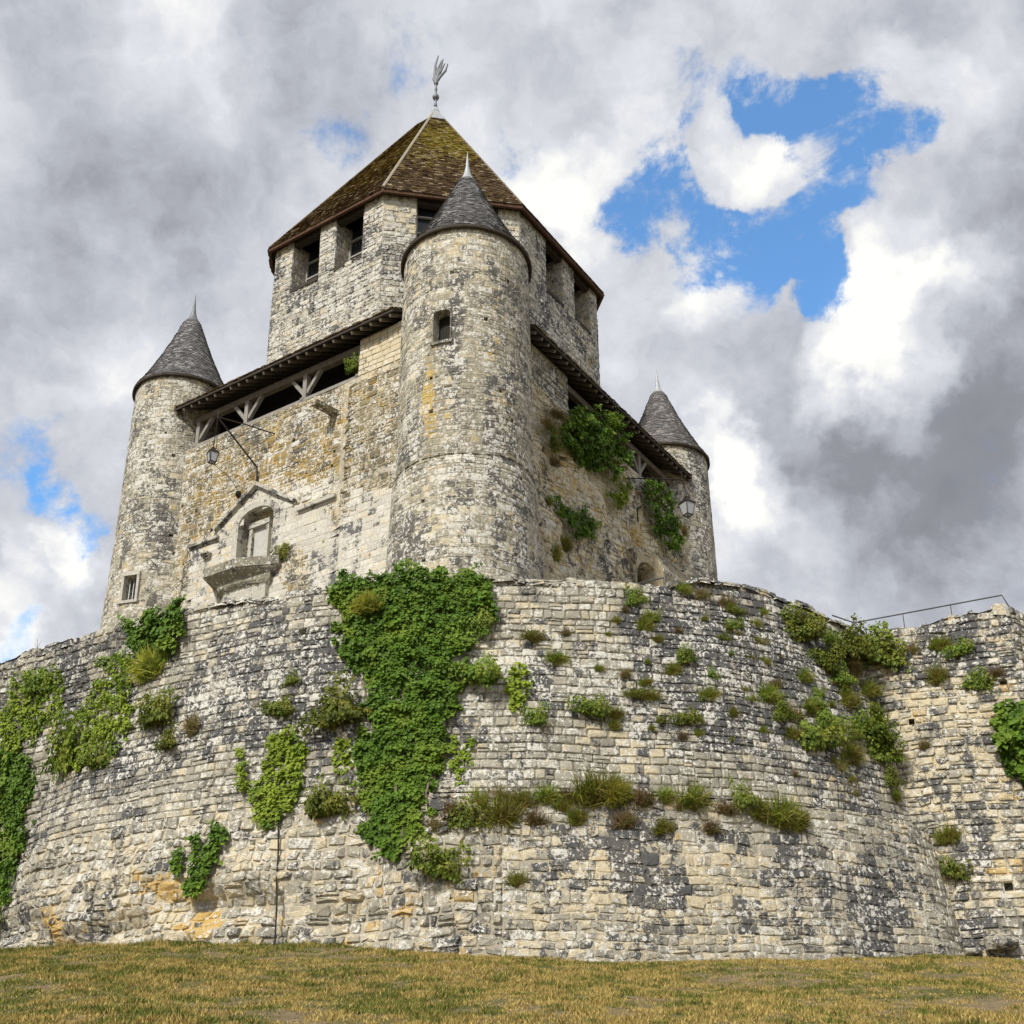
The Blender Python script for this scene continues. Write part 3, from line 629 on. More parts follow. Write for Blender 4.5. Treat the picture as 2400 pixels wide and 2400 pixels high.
def pix_pocket(X, Y, w, h):
    P, _ = wall_hit(X, Y); P = P[0]; a = math.atan2(P[0] - BC[0], -(P[1] - BC[1])); return (a * UB - w / 2, a * UB + w / 2, P[2] - h / 2, P[2] + h / 2, .45)
bp = [pix_pocket(418, 1505, .30, .14), pix_pocket(335, 1522, .14, .16), pix_pocket(573, 1193, .22, .18), pix_pocket(672, 1503, .3, .12)]
wall = empty('round_wall', (BC[0], BC[1], 2.6), 'tall curved rubble retaining wall of weathered limestone around the foot of the castle', 'wall')
UA0, UA1 = -1.05 * UB, 1.2 * UB
segs = [(UA0, -.05 * UB), (-.05 * UB, UA1)]
up_mb, up_b = masonry(bast_S, UA0, UA1, 6.6, 13.9, ch=.245, sl=.36, pockets=bp[2:3], vtop=bast_top, gap=.019, depth=.026, rough=.014, wob=.018, base=dict(dk=.27, wh=.16, oc=-.15, cr=.02, ms=-.3), blobs=WB, split=.06, seed=3)
lo_mb, lo_b = masonry(bast_S, UA0, 0.5, 1.8, 6.6, ch=.27, sl=.38, pockets=[bp[0], bp[1]], fine_u=.2, fine_v=.12, backoff=-.02, gap=.026, depth=.045, rough=.045, wob=.03, style='rubble', base=dict(dk=.10, wh=.14, oc=-.02, cr=.10, ms=-.3), blobs=WB, split=.10, hvar=.3, seed=4)
masonry(bast_S, 0.5, UA1, 1.8, 6.6, ch=.245, sl=.34, gap=.015, depth=.025, rough=.018, backoff=-.018, wob=.04, fine_u=.2, fine_v=.12, style='rubble', base=dict(dk=.10, wh=.14, oc=-.05, cr=.05, ms=-.3), blobs=WB, split=.10, hvar=.3, mb=lo_mb, bmb=lo_b, seed=5)
lo_mb.build('lower_masonry', M_round, wall); up_mb.build('upper_masonry', M_round, wall)
up_b.build('mortar', M_mortar, wall); lo_b.build('mortar', M_mortar_pale, wall)
# top of the round wall: coping course, its inner side, ledge top
def coping():
    mb = MB(); us = np.arange(UA0, UA1, .22); V = []
    for u in us:
        z = float(bast_top(np.array([u]))[0]); a = u / UB
        for r in (17.0, 16.75, 16.2, 16.2): V.append((BC[0] + sin(a) * r, BC[1] - cos(a) * r, z - .04 if r > 16.8 else z + (.02 if len(V) % 4 < 3 else -1.6)))
    n = len(us); I = np.arange(4 * n).reshape(n, 4); f = np.stack([I[:-1, :-1], I[1:, :-1], I[1:, 1:], I[:-1, 1:]], -1).reshape(-1, 4)
    mb.add(V, [f], {'dk': np.full(4 * n, .4), 'tint': np.full(4 * n, .5)})
    mb.build('coping', M_mortar, wall)
    # cap stones, proud and uneven
    def S(u, v):
        a = u / UB; r = 17.02 - v; z = bast_top(u); return np.stack([BC[0] + np.sin(a) * r, BC[1] - np.cos(a) * r, z], -1), np.tile([0, 0, 1.], (len(u), 1))
    m, _ = masonry(S, UA0, UA1, -.03, .5, ch=.5, sl=.45, gap=.04, depth=.12, rough=.06, back=False, base=dict(dk=.3, wh=.15), blobs=WB, split=0, seed=6)
    m.build('cap_stone', M_round, wall)
    mb = MB(); us = np.arange(-10 / 57.3 * UB, 52 / 57.3 * UB, .3); V = []
    for u in us:
        a = u / UB
        for r, z in ((18.0, LEDGE_Z + .10), (18.03, LEDGE_Z + .05), (18.04 + .80 * float(ledge_amt(BC[0] + sin(a) * 18, BC[1] - cos(a) * 18)), LEDGE_Z - .02)): V.append((BC[0] + sin(a) * r, BC[1] - cos(a) * r, z))
    n = len(us); I = np.arange(3 * n).reshape(n, 3); f = np.stack([I[:-1, :-1], I[1:, :-1], I[1:, 1:], I[:-1, 1:]], -1).reshape(-1, 4)
    mb.add(V, [f], {'ms': np.full(3 * n, .6), 'tint': np.full(3 * n, .5)}); mb.build('ledge', M_mortar_pale, wall)
coping()
mb = MB(); t_ = np.linspace(0, 2 * pi, 73)[:-1]; mb.prism([(BC[0] + 16.3 * cos(a), BC[1] + 16.3 * sin(a)) for a in t_], 10.0, 11.9)
o = mb.build('terrace', simple_mat('gravel_terrace', (0.25, 0.22, 0.17), (0.4, 0.36, 0.28), 9)); tag(o, 'gravel terrace round the foot of the keep', None, None, 'structure')

def flat_wall(name, P, D, n, bat, t0, t1, toppix, label, base, seed, ch=.25, sl=.38, side=None, mort=M_mortar, pockets=()):
    S = plane_surface(P, D, n, lambda u, v: bat * (13 - v) + .03 * np.sin(u * .8 + v * .6) + .02 * np.sin(2.1 * u - v))
    pts = []
    for X, Y in toppix:
        p = plane_hit(X, Y, np.r_[P, 0], np.r_[n, 0.]); pts.append(((p[:2] - P) @ D, p[2]))
    pts.sort(); ps = [q[0] for q in pts]; pz = [q[1] for q in pts]
    vt = lambda u: np.interp(u, ps, pz) + .04 * np.sin(u * 3.3) + .03 * np.sin(u * 9)
    root = empty(name, (P[0] + D[0] * t0, P[1] + D[1] * t0, 3.0), label, 'wall')
    zt = max(pz) + .3
    m, b = masonry(S, t0, t1, 1.8, zt, ch=ch, sl=sl, vtop=vt, gap=.028, rough=.028, depth=.04, wob=.03, base=base, blobs=WB, seed=seed, pockets=pockets, hvar=.25, split=.10)
    m.build('front_masonry', M_round, root); b.build('mortar', mort, root)
    c, _ = masonry(lambda u, v: (np.r_[P, 0] + np.outer(u, np.r_[D, 0]) + np.outer(-v, np.r_[n, 0]) + np.outer(vt(u), eZ), np.tile([0, 0, 1.], (len(u), 1))), t0, t1, -.02, .9, ch=.45, sl=.42, gap=.03, depth=.25, rough=.09, back=False, base=dict(dk=.35, wh=.15), blobs=WB, split=0, seed=seed + 1)
    c.build('cap_stone', M_round, root)
    mb = MB(); us = np.arange(t0, t1 + .01, .3); V = []
    for u in us:
        for w in (0, .9):
            q = P + D * u - n * w; V.append((q[0], q[1], float(vt(u)) - .03))
        q = P + D * u - n * .9; V.append((q[0], q[1], 1.8))
    k = len(us); I = np.arange(3 * k).reshape(k, 3); f = np.stack([I[:-1, :-1], I[1:, :-1], I[1:, 1:], I[:-1, 1:]], -1).reshape(-1, 4)
    mb.add(V, [f], {'dk': np.full(3 * k, .4)}); mb.build('wall_core', M_mortar, root)
    return root, vt
lroot, lvt = flat_wall('flanking_wall', LW_P, LW_D, LW_N, LW_B, -3.5, 15, [(-250, 1330), (0, 1249), (35, 1238), (55, 1226), (95, 1217), (130, 1207), (165, 1197), (195, 1190), (250, 1180), (330, 1170), (420, 1165)], 'weathered grey stone wall running off behind the yellow ivy on the left of the round wall', dict(dk=.28, wh=.12, oc=-.15, cr=-.1, ms=-.3), 21)
rp = (RW_P, RW_D)
def rw_pocket(X, Y, w, h, d=.4):
    P, _ = wall_hit(X, Y); u = float((P[0][:2] - RW_P) @ RW_D); return (u - w / 2, u + w / 2, P[0][2] - h / 2, P[0][2] + h / 2, d)
rroot, rvt = flat_wall('side_wall', RW_P, RW_D, RW_N, RW_B, -2.5, RW_T1, [(1500, 1215), (1640, 1200), (1665, 1188), (1700, 1184), (1740, 1180), (1765, 1170), (1800, 1166), (1830, 1155), (1855, 1150), (1880, 1143), (1912, 1146)], 'straight cream stone wall with a grey top meeting the round wall on the right', dict(dk=.10, wh=.10, oc=-.02, cr=.22, ms=-.3), 23, ch=.24, sl=.40,
                       pockets=[rw_pocket(1720, 1362, .16, .2), rw_pocket(1903, 1672, .22, .2), rw_pocket(1893, 1287, .2, .14)])
# its return, seen edge-on
CP = RW_P + RW_D * RW_T1
S = plane_surface(CP, RS_D, RS_N, lambda u, v: 0 * u); 
def Sret(u, v):
    a, n = S(u, v); q = np.outer(RW_B * (13 - v), np.r_[RW_N, 0]) * np.clip(1 - u / 5., 0, 1)[:, None]; return a + q, n
m, b = masonry(Sret, 0, 9, 1.8, 13.35, ch=.3, sl=.5, gap=.03, rough=.03, base=dict(dk=.45, wh=.2, ms=-.3), seed=29)
m.build('return_masonry', M_round, rroot); b.build('mortar', M_mortar, rroot)

# ================================================================ THE KEEP
keep = empty('castle_keep', (CC[0], CC[1], 12.0), 'medieval stone keep with an eight-sided upper tower, pointed tiled roof and round corner turrets', 'castle')
def hole_on(S_hit, c, X, Y, w, h, d=.45):
    P, _ = S_hit(np.array([X]), np.array([Y])); a = math.atan2(P[0][1] - c[1], P[0][0] - c[0]); return (a, w, P[0][2], h, d)
def turret(c, rf, zb, blobs, base, holes, seed, slate, win=None, label=None, arch=False):
    """round corner turret: masonry body, slate cone, lead cap, spike"""
    S0 = cyl_surface(c, rf); K = rf(np.array([25.]))[0]
    def S(u, v): return S0(u / K, v)
    toc = math.atan2(-c[1], -c[0])                       # centre the seam at the back
    def wrap(a): return (a - toc + pi) % (2 * pi) - pi
    def S(u, v): return S0(u / K + toc, v)
    ph = []
    for (a, w, z, h, d) in holes: ph.append((wrap(a) * K - w / 2, wrap(a) * K + w / 2, z - h / 2, z + h / 2, d))
    m, b = masonry(S, -pi * K, pi * K, zb, Z_EAVE - .02, ch=.27, sl=.40, pockets=ph, gap=.010, rough=.008, depth=.018, backoff=-.008, wob=.02, base=base, blobs=blobs, split=.1, fine_u=.15, seed=seed)
    body = m.build('turret_wall', M_turret, keep, label=label); b.build('mortar', M_mortar_pale, body)
    re = rf(np.array([Z_EAVE]))[0] + .08; zs = Z_EAVE + 4.25; rt = .36
    def prof(v):
        t = (v - Z_EAVE) / (zs - Z_EAVE); t = np.clip(t, 0, 1); return re * (1 - t) + rt * t - .10 * np.sin(pi * t) + .05 * np.clip(1 - t * 8, 0, 1)
    mb = MB(); mb.lathe(c, [(re - .12, Z_EAVE - .03), (re + .02, Z_EAVE - .13), (re + .07, Z_EAVE - .10), (re + .06, Z_EAVE + .02), (re, Z_EAVE + .05)], 72)
    mb.build('eave_ring', M_wood_dark, body, smooth=True)
    def Sc(u, v):
        r = prof(v); nz = re / (zs - Z_EAVE); return np.stack([c[0] + r * np.cos(u + toc), c[1] + r * np.sin(u + toc), v], -1), np.stack([np.cos(u + toc), np.sin(u + toc), 0 * u + nz], -1)
    step = .115; rows = [(z, -pi, pi, max(.3, float(prof(z)))) for z in np.arange(Z_EAVE + .02, zs - step, step)]
    V, F, A = tiles(Sc, rows, .17, step, .022, seed); mb = MB(); mb.add(V, F, A)
    zz = np.linspace(Z_EAVE - .02, zs, 12); mb.lathe(c, [(float(prof(z)) - .012, z) for z in zz], 64)
    cone = mb.build('cone_roof', slate, body)
    mb = MB(); mb.lathe(c, [(rt + .04, zs - .12), (rt * .80, zs + .05), (rt * .42, zs + .38), (rt * .22, zs + .75), (.055, zs + 1.05), (.03, zs + 1.3), (.012, Z_TIP + .05), (.002, Z_TIP + .1)], 20)
    mb.build('lead_cap', M_lead if c is not T1 else M_lead_dark, cone, smooth=True)
    return body, S, K, toc, wrap
r0 = lambda v: np.interp(v, [12, 16, 19.35, 19.5, 24, 29], [2.80, 2.66, 2.52, 2.42, 2.40, 2.34])
r1 = lambda v: np.interp(v, [12, 17, 21, 25, 29], [2.34, 2.24, 2.13, 2.09, 2.05])
r2 = lambda v: np.interp(v, [12, 17, 20.5, 25, 29], [2.50, 2.40, 2.28, 2.25, 2.20])
h0, h1, h2 = cyl_hit(T0, 2.45), cyl_hit(T1, 2.12), cyl_hit(T2, 2.25)
B0 = make_blobs([(808, 720, 13, 100, 'oc', .85), (813, 800, 12, 60, 'oc', .85), (808, 740, 12, 120, 'dk', -.5), (808, 740, 12, 120, 'wh', -.3), (806, 770, 14, 30, 'ms', .2), (930, 660, 12, 50, 'oc', .9), (935, 560, 11, 40, 'oc', .5), (952, 740, 11, 60, 'oc', .9), (960, 850, 10, 60, 'oc', .7), (850, 470, 40, 30, 'oc', .3), (880, 470, 100, 40, 'cr', .35), (900, 440, 60, 25, 'wh', .1), (860, 560, 40, 20, 'oc', .25), (970, 900, 60, 200, 'dk', .3), (980, 650, 40, 160, 'dk', .25), (790, 900, 30, 80, 'dk', .15),  # tall dk blobs at the right edge paint the turret's shaded side
                 (780, 560, 40, 160, 'cr', .3), (830, 950, 60, 90, 'cr', .2), (810, 1030, 60, 60, 'cr', .35), (850, 690, 60, 80, 'dk', .14), (900, 800, 70, 60, 'dk', .14), (960, 1000, 10, 90, 'oc', .55), (930, 620, 40, 20, 'wh', .2), (880, 870, 100, 40, 'wh', .12), (860, 1000, 80, 60, 'wh', .1), (780, 800, 20, 60, 'dk', .12), (940, 500, 40, 60, 'dk', .08)], h0)
B1 = make_blobs([(290, 820, 50, 120, 'wh', .2), (250, 930, 30, 150, 'dk', .22), (300, 960, 40, 120, 'dk', .15), (290, 740, 60, 20, 'cr', .3), (250, 1000, 20, 100, 'oc', .12), (240, 1110, 60, 60, 'cr', .15)], h1)
B2 = make_blobs([(1280, 880, 60, 30, 'cr', .15), (1330, 950, 20, 100, 'dk', .2), (1320, 1050, 30, 60, 'dk', .15)], h2)
holes0 = [hole_on(h0, T0, x, y, w, h) for x, y, w, h in ((918, 600, .16, .2), (852, 510, .16, .13), (962, 528, .13, .13), (812, 775, .16, .16), (812, 712, .12, .12), (802, 948, .13, .13), (806, 1062, .12, .1), (966, 1050, .15, .12), (972, 620, .1, .1), (946, 737, .1, .1), (968, 793, .12, .14), (980, 905, .12, .12))]
wP, _ = h0(np.array([833]), np.array([610])); wa = math.atan2(wP[0][1] - T0[1], wP[0][0] - T0[0])
wz0 = float(h0(np.array([833.]), np.array([641.]))[0][0][2]); wz1 = float(h0(np.array([833.]), np.array([584.]))[0][0][2]); ww = .62
holes0.append((wa, ww, (wz0 + wz1) / 2, wz1 - wz0, 1.1))
t0b, S0_, K0, toc0, wrap0 = turret(T0, r0, 12.0, B0, dict(dk=.22, wh=.22, oc=-.1, cr=.02, ms=-.2), holes0, 31, M_slate, label='tall near corner turret with pale sunlit stone and a small arched window')
def turret_window(c, body, a, z0, z1, w, rf, arched, mframe=M_dress, bars=False):
    R_ = float(rf(np.array([(z0 + z1) / 2]))[0]); out = np.array([cos(a), sin(a), 0]); tg = np.array([-sin(a), cos(a), 0]); O = np.array([c[0], c[1], 0]) + out * R_
    mb = MB(); f = .11 if not arched else .05
    mb.box(O, (tg, eZ, out), ((-w / 2 - f, -w / 2), (z0 - .02, z1), (-.5, .045))); mb.box(O, (tg, eZ, out), ((w / 2, w / 2 + f), (z0 - .02, z1), (-.5, .045)))
    mb.box(O, (tg, eZ, out), ((-w / 2 - f - .05, w / 2 + f + .05), (z0 - .14, z0 - .025), (-.5, .08)))
    if arched:
        n = 9; 
        for i in range(n):
            q0, q1 = pi * i / n, pi * (i + 1) / n; hh = w / 2 * .55
            A = [(-cos(q0) * w / 2, z1 - hh + sin(q0) * hh), (-cos(q1) * w / 2, z1 - hh + sin(q1) * hh), (-cos(q1) * (w / 2 + f), z1 + .12 + (.0)), (-cos(q0) * (w / 2 + f), z1 + .12)]
            mb.loft([O + tg * x + eZ * z - out * .5 for x, z in A], [O + tg * x + eZ * z + out * .05 for x, z in A])
    else: mb.box(O, (tg, eZ, out), ((-w / 2 - f, w / 2 + f), (z1 + .003, z1 + .16), (-.5, .06)))
    wn = mb.build('window', mframe, body)
    mb = MB(); mb.box(O, (tg, eZ, out), ((-w / 2, w / 2), (z0 - .02, z1 + .1), (-.95, -.85) if not arched else (-.42, -.38))); mb.build('pane_or_dark_sheet', M_dark, body)  # near-black sheet painted as the unlit inside of the opening
    if bars:
        mb = MB()
        for x in np.linspace(-w / 2 + .12, w / 2 - .12, 3): mb.box(O, (tg, eZ, out), ((x - .02, x + .02), (z0, z1), (-.26, -.22)))
        mb.build('window_bar', M_lead, body)
turret_window(T0, t0b, wa, wz0, wz1, ww, r0, True, M_turret)
# moulding half way up the near turret
mb = MB(); 
for k in range(46):
    a = toc0 - 1.5 + 3.0 * k / 46; z = 19.50 + .10 * sin((k / 46) * 2.6) + .16 * min(1, max(0, (k - 26) / 6))
    z += -.12 * ((k - 20) / 46)
    rr = float(r0(np.array([z]))[0]); mb.box((T0[0], T0[1], z), ((cos(a), sin(a), 0), (-sin(a), cos(a), 0), eZ), ((rr - .12, rr + .04 + .03 * sin(k * 2.3)), (-.095, .095), (-.05, .035)))
mb.build('string_course', M_turret, t0b)
h1win_P = h1(np.array([247.]), np.array([1110.]))[0][0]; a1 = math.atan2(h1win_P[1] - T1[1], h1win_P[0] - T1[0])
z1a = float(h1(np.array([247.]), np.array([1133.]))[0][0][2]); z1b = float(h1(np.array([247.]), np.array([1088.]))[0][0][2])
holes1 = [hole_on(h1, T1, x, y, w, h) for x, y, w, h in ((327, 858, .15, .15), (312, 815, .1, .1), (323, 1010, .15, .15), (330, 1045, .2, .15), (235, 950, .08, .12))] + [(a1, .58, (z1a + z1b) / 2, z1b - z1a, 1.0)]
t1b, *_ = turret(T1, r1, 12.0, B1, dict(dk=.27, wh=.24, oc=.05, cr=0.0, ms=-.2), holes1, 33, M_slate, label='left corner turret with a dark slate cone and a small barred window low down')
turret_window(T1, t1b, a1, z1a, z1b, .58, r1, False, M_dress, True)
t2b, *_ = turret(T2, r2, 12.0, B2, dict(dk=.32, wh=.3, oc=-.1, cr=-.05, ms=-.2), [hole_on(h2, T2, 1300, 905, .16, .16)], 35, M_slate_brown, label='far right corner turret with a brownish slate cone')

# ---- left face
HL = pl_hit(T0 - eR * 1.0, -eR); HR = pl_hit(T0 - eL * 1.2, -eL)
BL = make_blobs([(520, 860, 120, 60, 'oc', .35), (590, 900, 80, 50, 'oc', .45), (420, 950, 60, 80, 'oc', .25), (690, 800, 60, 70, 'ms', .35), (700, 740, 60, 30, 'oc', .3), (640, 790, 60, 30, 'oc', .25), (380, 1090, 50, 50, 'cr', .5), (400, 1040, 40, 40, 'cr', .5), (360, 1060, 20, 60, 'oc', .3), (480, 980, 90, 50, 'cr', .9), (470, 940, 60, 50, 'cr', .6), (590, 1010, 90, 60, 'cr', .7), (680, 1000, 60, 70, 'cr', .5), (560, 1060, 80, 40, 'cr', .5),
                 (590, 930, 50, 20, 'wh', .6), (560, 940, 40, 20, 'wh', .5), (500, 1000, 60, 60, 'wh', .15), (720, 680, 60, 60, 'cr', .7), (450, 820, 60, 30, 'dk', .15), (600, 780, 60, 30, 'wh', .2), (340, 950, 20, 100, 'wh', .25), (700, 900, 50, 40, 'dk', .12), (640, 960, 60, 40, 'dk', -.15), (500, 930, 60, 60, 'dk', -.25), (720, 1010, 30, 60, 'dk', -.2)], HL)
SILL = 25.30; ZG = 27.10
s_o0 = Lsz(676, 715, 1.0)[0]; s_o1 = 13.55
def Lpocket(X, Y, w=.14, h=.14, d=.4):
    s, z = Lsz(X, Y, 1.0); return (s - w / 2, s + w / 2, z - h / 2, z + h / 2, d)
lp = [Lpocket(*q) for q in ((400, 1000), (372, 965), (553, 830), (632, 852), (628, 880), (518, 1130), (345, 1100), (430, 1060), (345, 955))]
lp = [p for p in lp if p[2] > 12.2]
lp_front = lp
S_L = plane_surface(T0 - eR * 1.0, eL[:2], -eR[:2], lambda u, v: .04 * np.sin(u * .7 + v * .5) + .03 * np.sin(u * 1.9 - v) + .10 * np.clip((20.6 - v) / .1, 0, 1) * np.clip((13.3 - u) * 5, 0, 1) + .16 * np.clip((4.75 - u) * 7, 0, 1) * np.clip((25.1 - v) / .3, 0, 1))
# niche opening: recess behind the arch
sc0, zc0 = Lsz(447, 1062, 1.1); sc1, zc1 = Lsz(514, 1040, 1.1); ntop = Lsz(478, 962, 1.1)[1]
nich = (sc1, sc0, min(zc0, zc1) - .3, ntop - .55, .0)
nbot = nich[2]
m, b = masonry(S_L, 1.9, 14.4, 12.0, SILL - .02, ch=.27, sl=.38, holes=[nich[:4]], pockets=lp_front, gap=.012, rough=.012, depth=.022, backoff=-.010, wob=.03, base=dict(dk=.20, wh=.20, oc=.26, cr=-.05, ms=.0), blobs=BL, seed=41, fine_u=.4,
               uv_ok=lambda u, v: ~((v > nich[3] - .01) & (((u - (nich[0] + nich[1]) / 2) / ((nich[1] - nich[0]) / 2)) ** 2 + ((v - nich[3]) / .62) ** 2 < 1.0)))
wl = m.build('left_wall', M_wall_l, keep, label='ochre lichen-speckled wall between the near and left turrets'); b.build('mortar', M_mortar_pale, wl)
m, b = masonry(S_L, 1.9, s_o0, SILL, ZG - .1, ch=.26, sl=.40, gap=.02, rough=.012, depth=.03, style='ashlar', base=dict(dk=-.1, wh=.1, oc=-.1, cr=.5, ms=-.2), blobs=BL, seed=42, split=0)
m.build('wall_block', M_dress, wl); b.build('mortar', M_mortar, wl)
mb = MB(); mb.box(T0, (eL, -eR, eZ), ((1.0, s_o0 - .002), (-.9, .90), (SILL, ZG))); mb.box(T0, (eL, -eR, eZ), ((.5, 14.6), (-.9, .60), (12, SILL - .05)))
mb.box(T0, (eL, -eR, eZ), ((sc0 + .25, 14.4), (.55, .88), (12, SILL - .04))); mb.box(T0, (eL, -eR, eZ), ((1.9, sc1 - .25), (.55, .88), (12, SILL - .04)))
mb.box(T0, (eL, -eR, eZ), ((sc1 - .3, sc0 + .3), (.55, .88), (ntop + .15, SILL - .05)))
mb.build('wall_core', M_mortar_pale, wl)
# pale dressed front round the niche, then the niche lining and the blocked doorway in it
FR = [(362, 1036), (405, 1013), (408, 1002), (485, 916), (556, 946), (566, 962), (634, 937), (745, 925), (760, 1130), (360, 1150)]
FRs = [Lsz(x, y, 1.13) for x, y in FR]
m, b = masonry(plane_surface(T0 - eR * 1.15, eL[:2], -eR[:2], lambda u, v: .02 * np.sin(u + v) + .16 * np.clip((4.75 - u) * 7, 0, 1)), min(q[0] for q in FRs), max(q[0] for q in FRs), 12.0, max(q[1] for q in FRs), ch=.30, sl=.50, holes=[nich[:4]], gap=.008, rough=.006, depth=.016, backoff=-.006, style='ashlar', base=dict(dk=.08, wh=.16, oc=-.08, cr=.0, ms=-.15), seed=49, split=.04, fine_u=.1, fine_v=.1,
               blobs=make_blobs([(390, 1090, 30, 60, 'oc', .4), (360, 1060, 20, 60, 'oc', .4), (440, 1010, 40, 30, 'cr', .3), (650, 1040, 40, 60, 'dk', .2), (700, 1000, 40, 60, 'dk', .15), (600, 1060, 30, 50, 'dk', .15)], HL),
               uv_ok=lambda u, v: in_poly(np.asarray(u, float), np.asarray(v, float), FRs) & ~((v > nich[3] - .01) & (((u - (nich[0] + nich[1]) / 2) / ((nich[1] - nich[0]) / 2)) ** 2 + ((v - nich[3]) / .62) ** 2 < 1.0)))
fr_ = m.build('dressed_front', M_dress, wl); b.build('mortar', M_dress, wl)
Sn = plane_surface(T0 - eR * .62, eL[:2], -eR[:2]); 
m, b = masonry(Sn, sc1 - .28, sc0 + .28, nbot - .3, ntop + .12, ch=.28, sl=.42, gap=.018, rough=.01, depth=.03, style='ashlar', base=dict(dk=-.25, wh=.2, oc=-.3, cr=.5, ms=-.3), seed=43)
ni = m.build('arched_niche', M_dress, keep); b.build('mortar', M_mortar_pale, ni)
mb = MB(); sm = (sc0 + sc1) / 2; rw = (sc0 - sc1) / 2; zsp = nich[3]; n = 16
ring = [(sm + cos(pi * k / n) * rw, zsp + sin(pi * k / n) * (ntop - zsp)) for k in range(n + 1)]; ring2 = [(sm + cos(pi * k / n) * (rw + .30), zsp + sin(pi * k / n) * (ntop - zsp + .28)) for k in range(n + 1)]
for k in range(n):
    A = [ring[k], ring[k + 1], ring2[k + 1], ring2[k]]; e = .006
    mb.loft([LP(s, .6, z) for s, z in A], [LP(s, 1.19 + (.01 if k % 2 else 0), z) for s, z in A])
for s in (sc0, sc1 - .30): mb.box(T0, (eL, -eR, eZ), ((s, s + .30), (.6, 1.185), (nbot, zsp)))
mb.build('arch_surround', M_dress, ni)
d0s = Lsz(508, 1000, .62)[0]; d1s = Lsz(483, 1000, .62)[0]; dzt = Lsz(495, 996, .62)[1]
mb = MB(); mb.box(T0, (eL, -eR, eZ), ((d1s, d1s + .16), (.6, .80), (nbot, dzt))); mb.box(T0, (eL, -eR, eZ), ((d0s - .16, d0s), (.6, .80), (nbot, dzt))); mb.box(T0, (eL, -eR, eZ), ((d0s - .2, d1s + .2), (.6, .84), (dzt, dzt + .22)))
mb.build('blocked_doorway', M_dress, ni)
mb = MB(); mb.box(T0, (eL, -eR, eZ), ((d0s, d1s), (.6, .66), (nbot, dzt))); mb.build('door_infill', simple_mat('pale_render', (.42, .41, .38), (.56, .55, .51), 3), ni)
# gable mouldings and ledges
mb = MB()
def mould(p, q, w=1.10, t=.13, d=.24):
    a = LP(*[Lsz(p[0], p[1], w + .12)[0], w + .1, Lsz(p[0], p[1], w + .12)[1]]); c = LP(*[Lsz(q[0], q[1], w + .12)[0], w + .1, Lsz(q[0], q[1], w + .12)[1]])
    mb.beam(a, c, d, t); mb.beam(a - eZ * .12 + eR * .06, c - eZ * .12 + eR * .06, d * .6, t * .55)
mould((405, 1000), (484, 914)); mould((487, 914), (556, 944)); mould((357, 1033), (412, 1013)); mould((562, 963), (634, 935))
mb.build('gable_moulding', M_dress, wl)
m, b = masonry(plane_surface(T0 - eR * 1.02, eL[:2], -eR[:2], lambda u, v: .03 * np.sin(3 * u)), Lsz(625, 930, 1)[0], Lsz(560, 950, 1)[0], 20.62, 21.15, ch=.27, sl=.4, gap=.02, rough=.05, base=dict(wh=.5, dk=-.2, cr=.4), seed=44, vtop=lambda u: 21.0 + .15 * np.sin(u * 4), back=False)
m.build('broken_ledge', M_dress, wl)
# balcony on corbels
fz = Lsz(388, 1070, 2.0); bl = fz[0]; br_ = Lsz(447, 1060, 2.0)[0]; zt_b = Lsz(420, 1063, 2.0)[1]
pS = Lsz(523, 1072, 1.35)[0]
def plan(o_, z, ex_=0): # half octagon enlarged by o_
    return [LP(bl + .62 + o_ * .4, .9, z), LP(bl + .02 + o_, 2.0 + o_ - 0.0, z), LP(br_ - o_ * .4, 2.0 + o_, z), LP(pS - o_, 1.35, z), LP(pS - o_, .9, z)]
mb = MB(); prof = [(0.05, 0.0), (.05, -.36), (.0, -.38), (-.08, -.46), (-.12, -.48), (-.34, -.58), (-.36, -.62), (-.36, -.80), (-.40, -.86), (-.52, -.96), (-.55, -1.02)]
for (o1, a), (o2, c) in zip(prof[:-1], prof[1:]): mb.loft(plan(o1, zt_b + a), plan(o2, zt_b + c), caps=False)
mb.add(plan(.03, zt_b), [(0, 1, 2, 3, 4)])
bal = mb.build('balcony', M_turret, keep, label='corbelled stone balcony under the arched niche')
mb = MB(); mb.loft(plan(-.55, zt_b - 1.02), plan(-.58, 12.0)); mb.build('balcony_pier', M_dress, bal)
# gargoyle-like beam, small bracket
a = Lsz(630, 785, 1.0); p0 = LP(a[0], .9, a[1] + .15); e = Lsz(590, 757, 1.9); p1 = LP(a[0] + .15, 1.95, a[1] + .15)
mb = MB(); mb.beam(p0, p1, .36, .16); mb.build('water_spout', M_wall_l, wl)
a = Lsz(398, 1050, 1.0); mb = MB()
for k in range(3): mb.box(LP(a[0], 1.1, a[1]) - eZ * .07 * k, (eL, -eR, eZ), ((-.22 + .04 * k, .22 - .04 * k), (0, .32 - .07 * k), (-.035, .033)))
mb.build('carved_bracket', M_dress, wl)
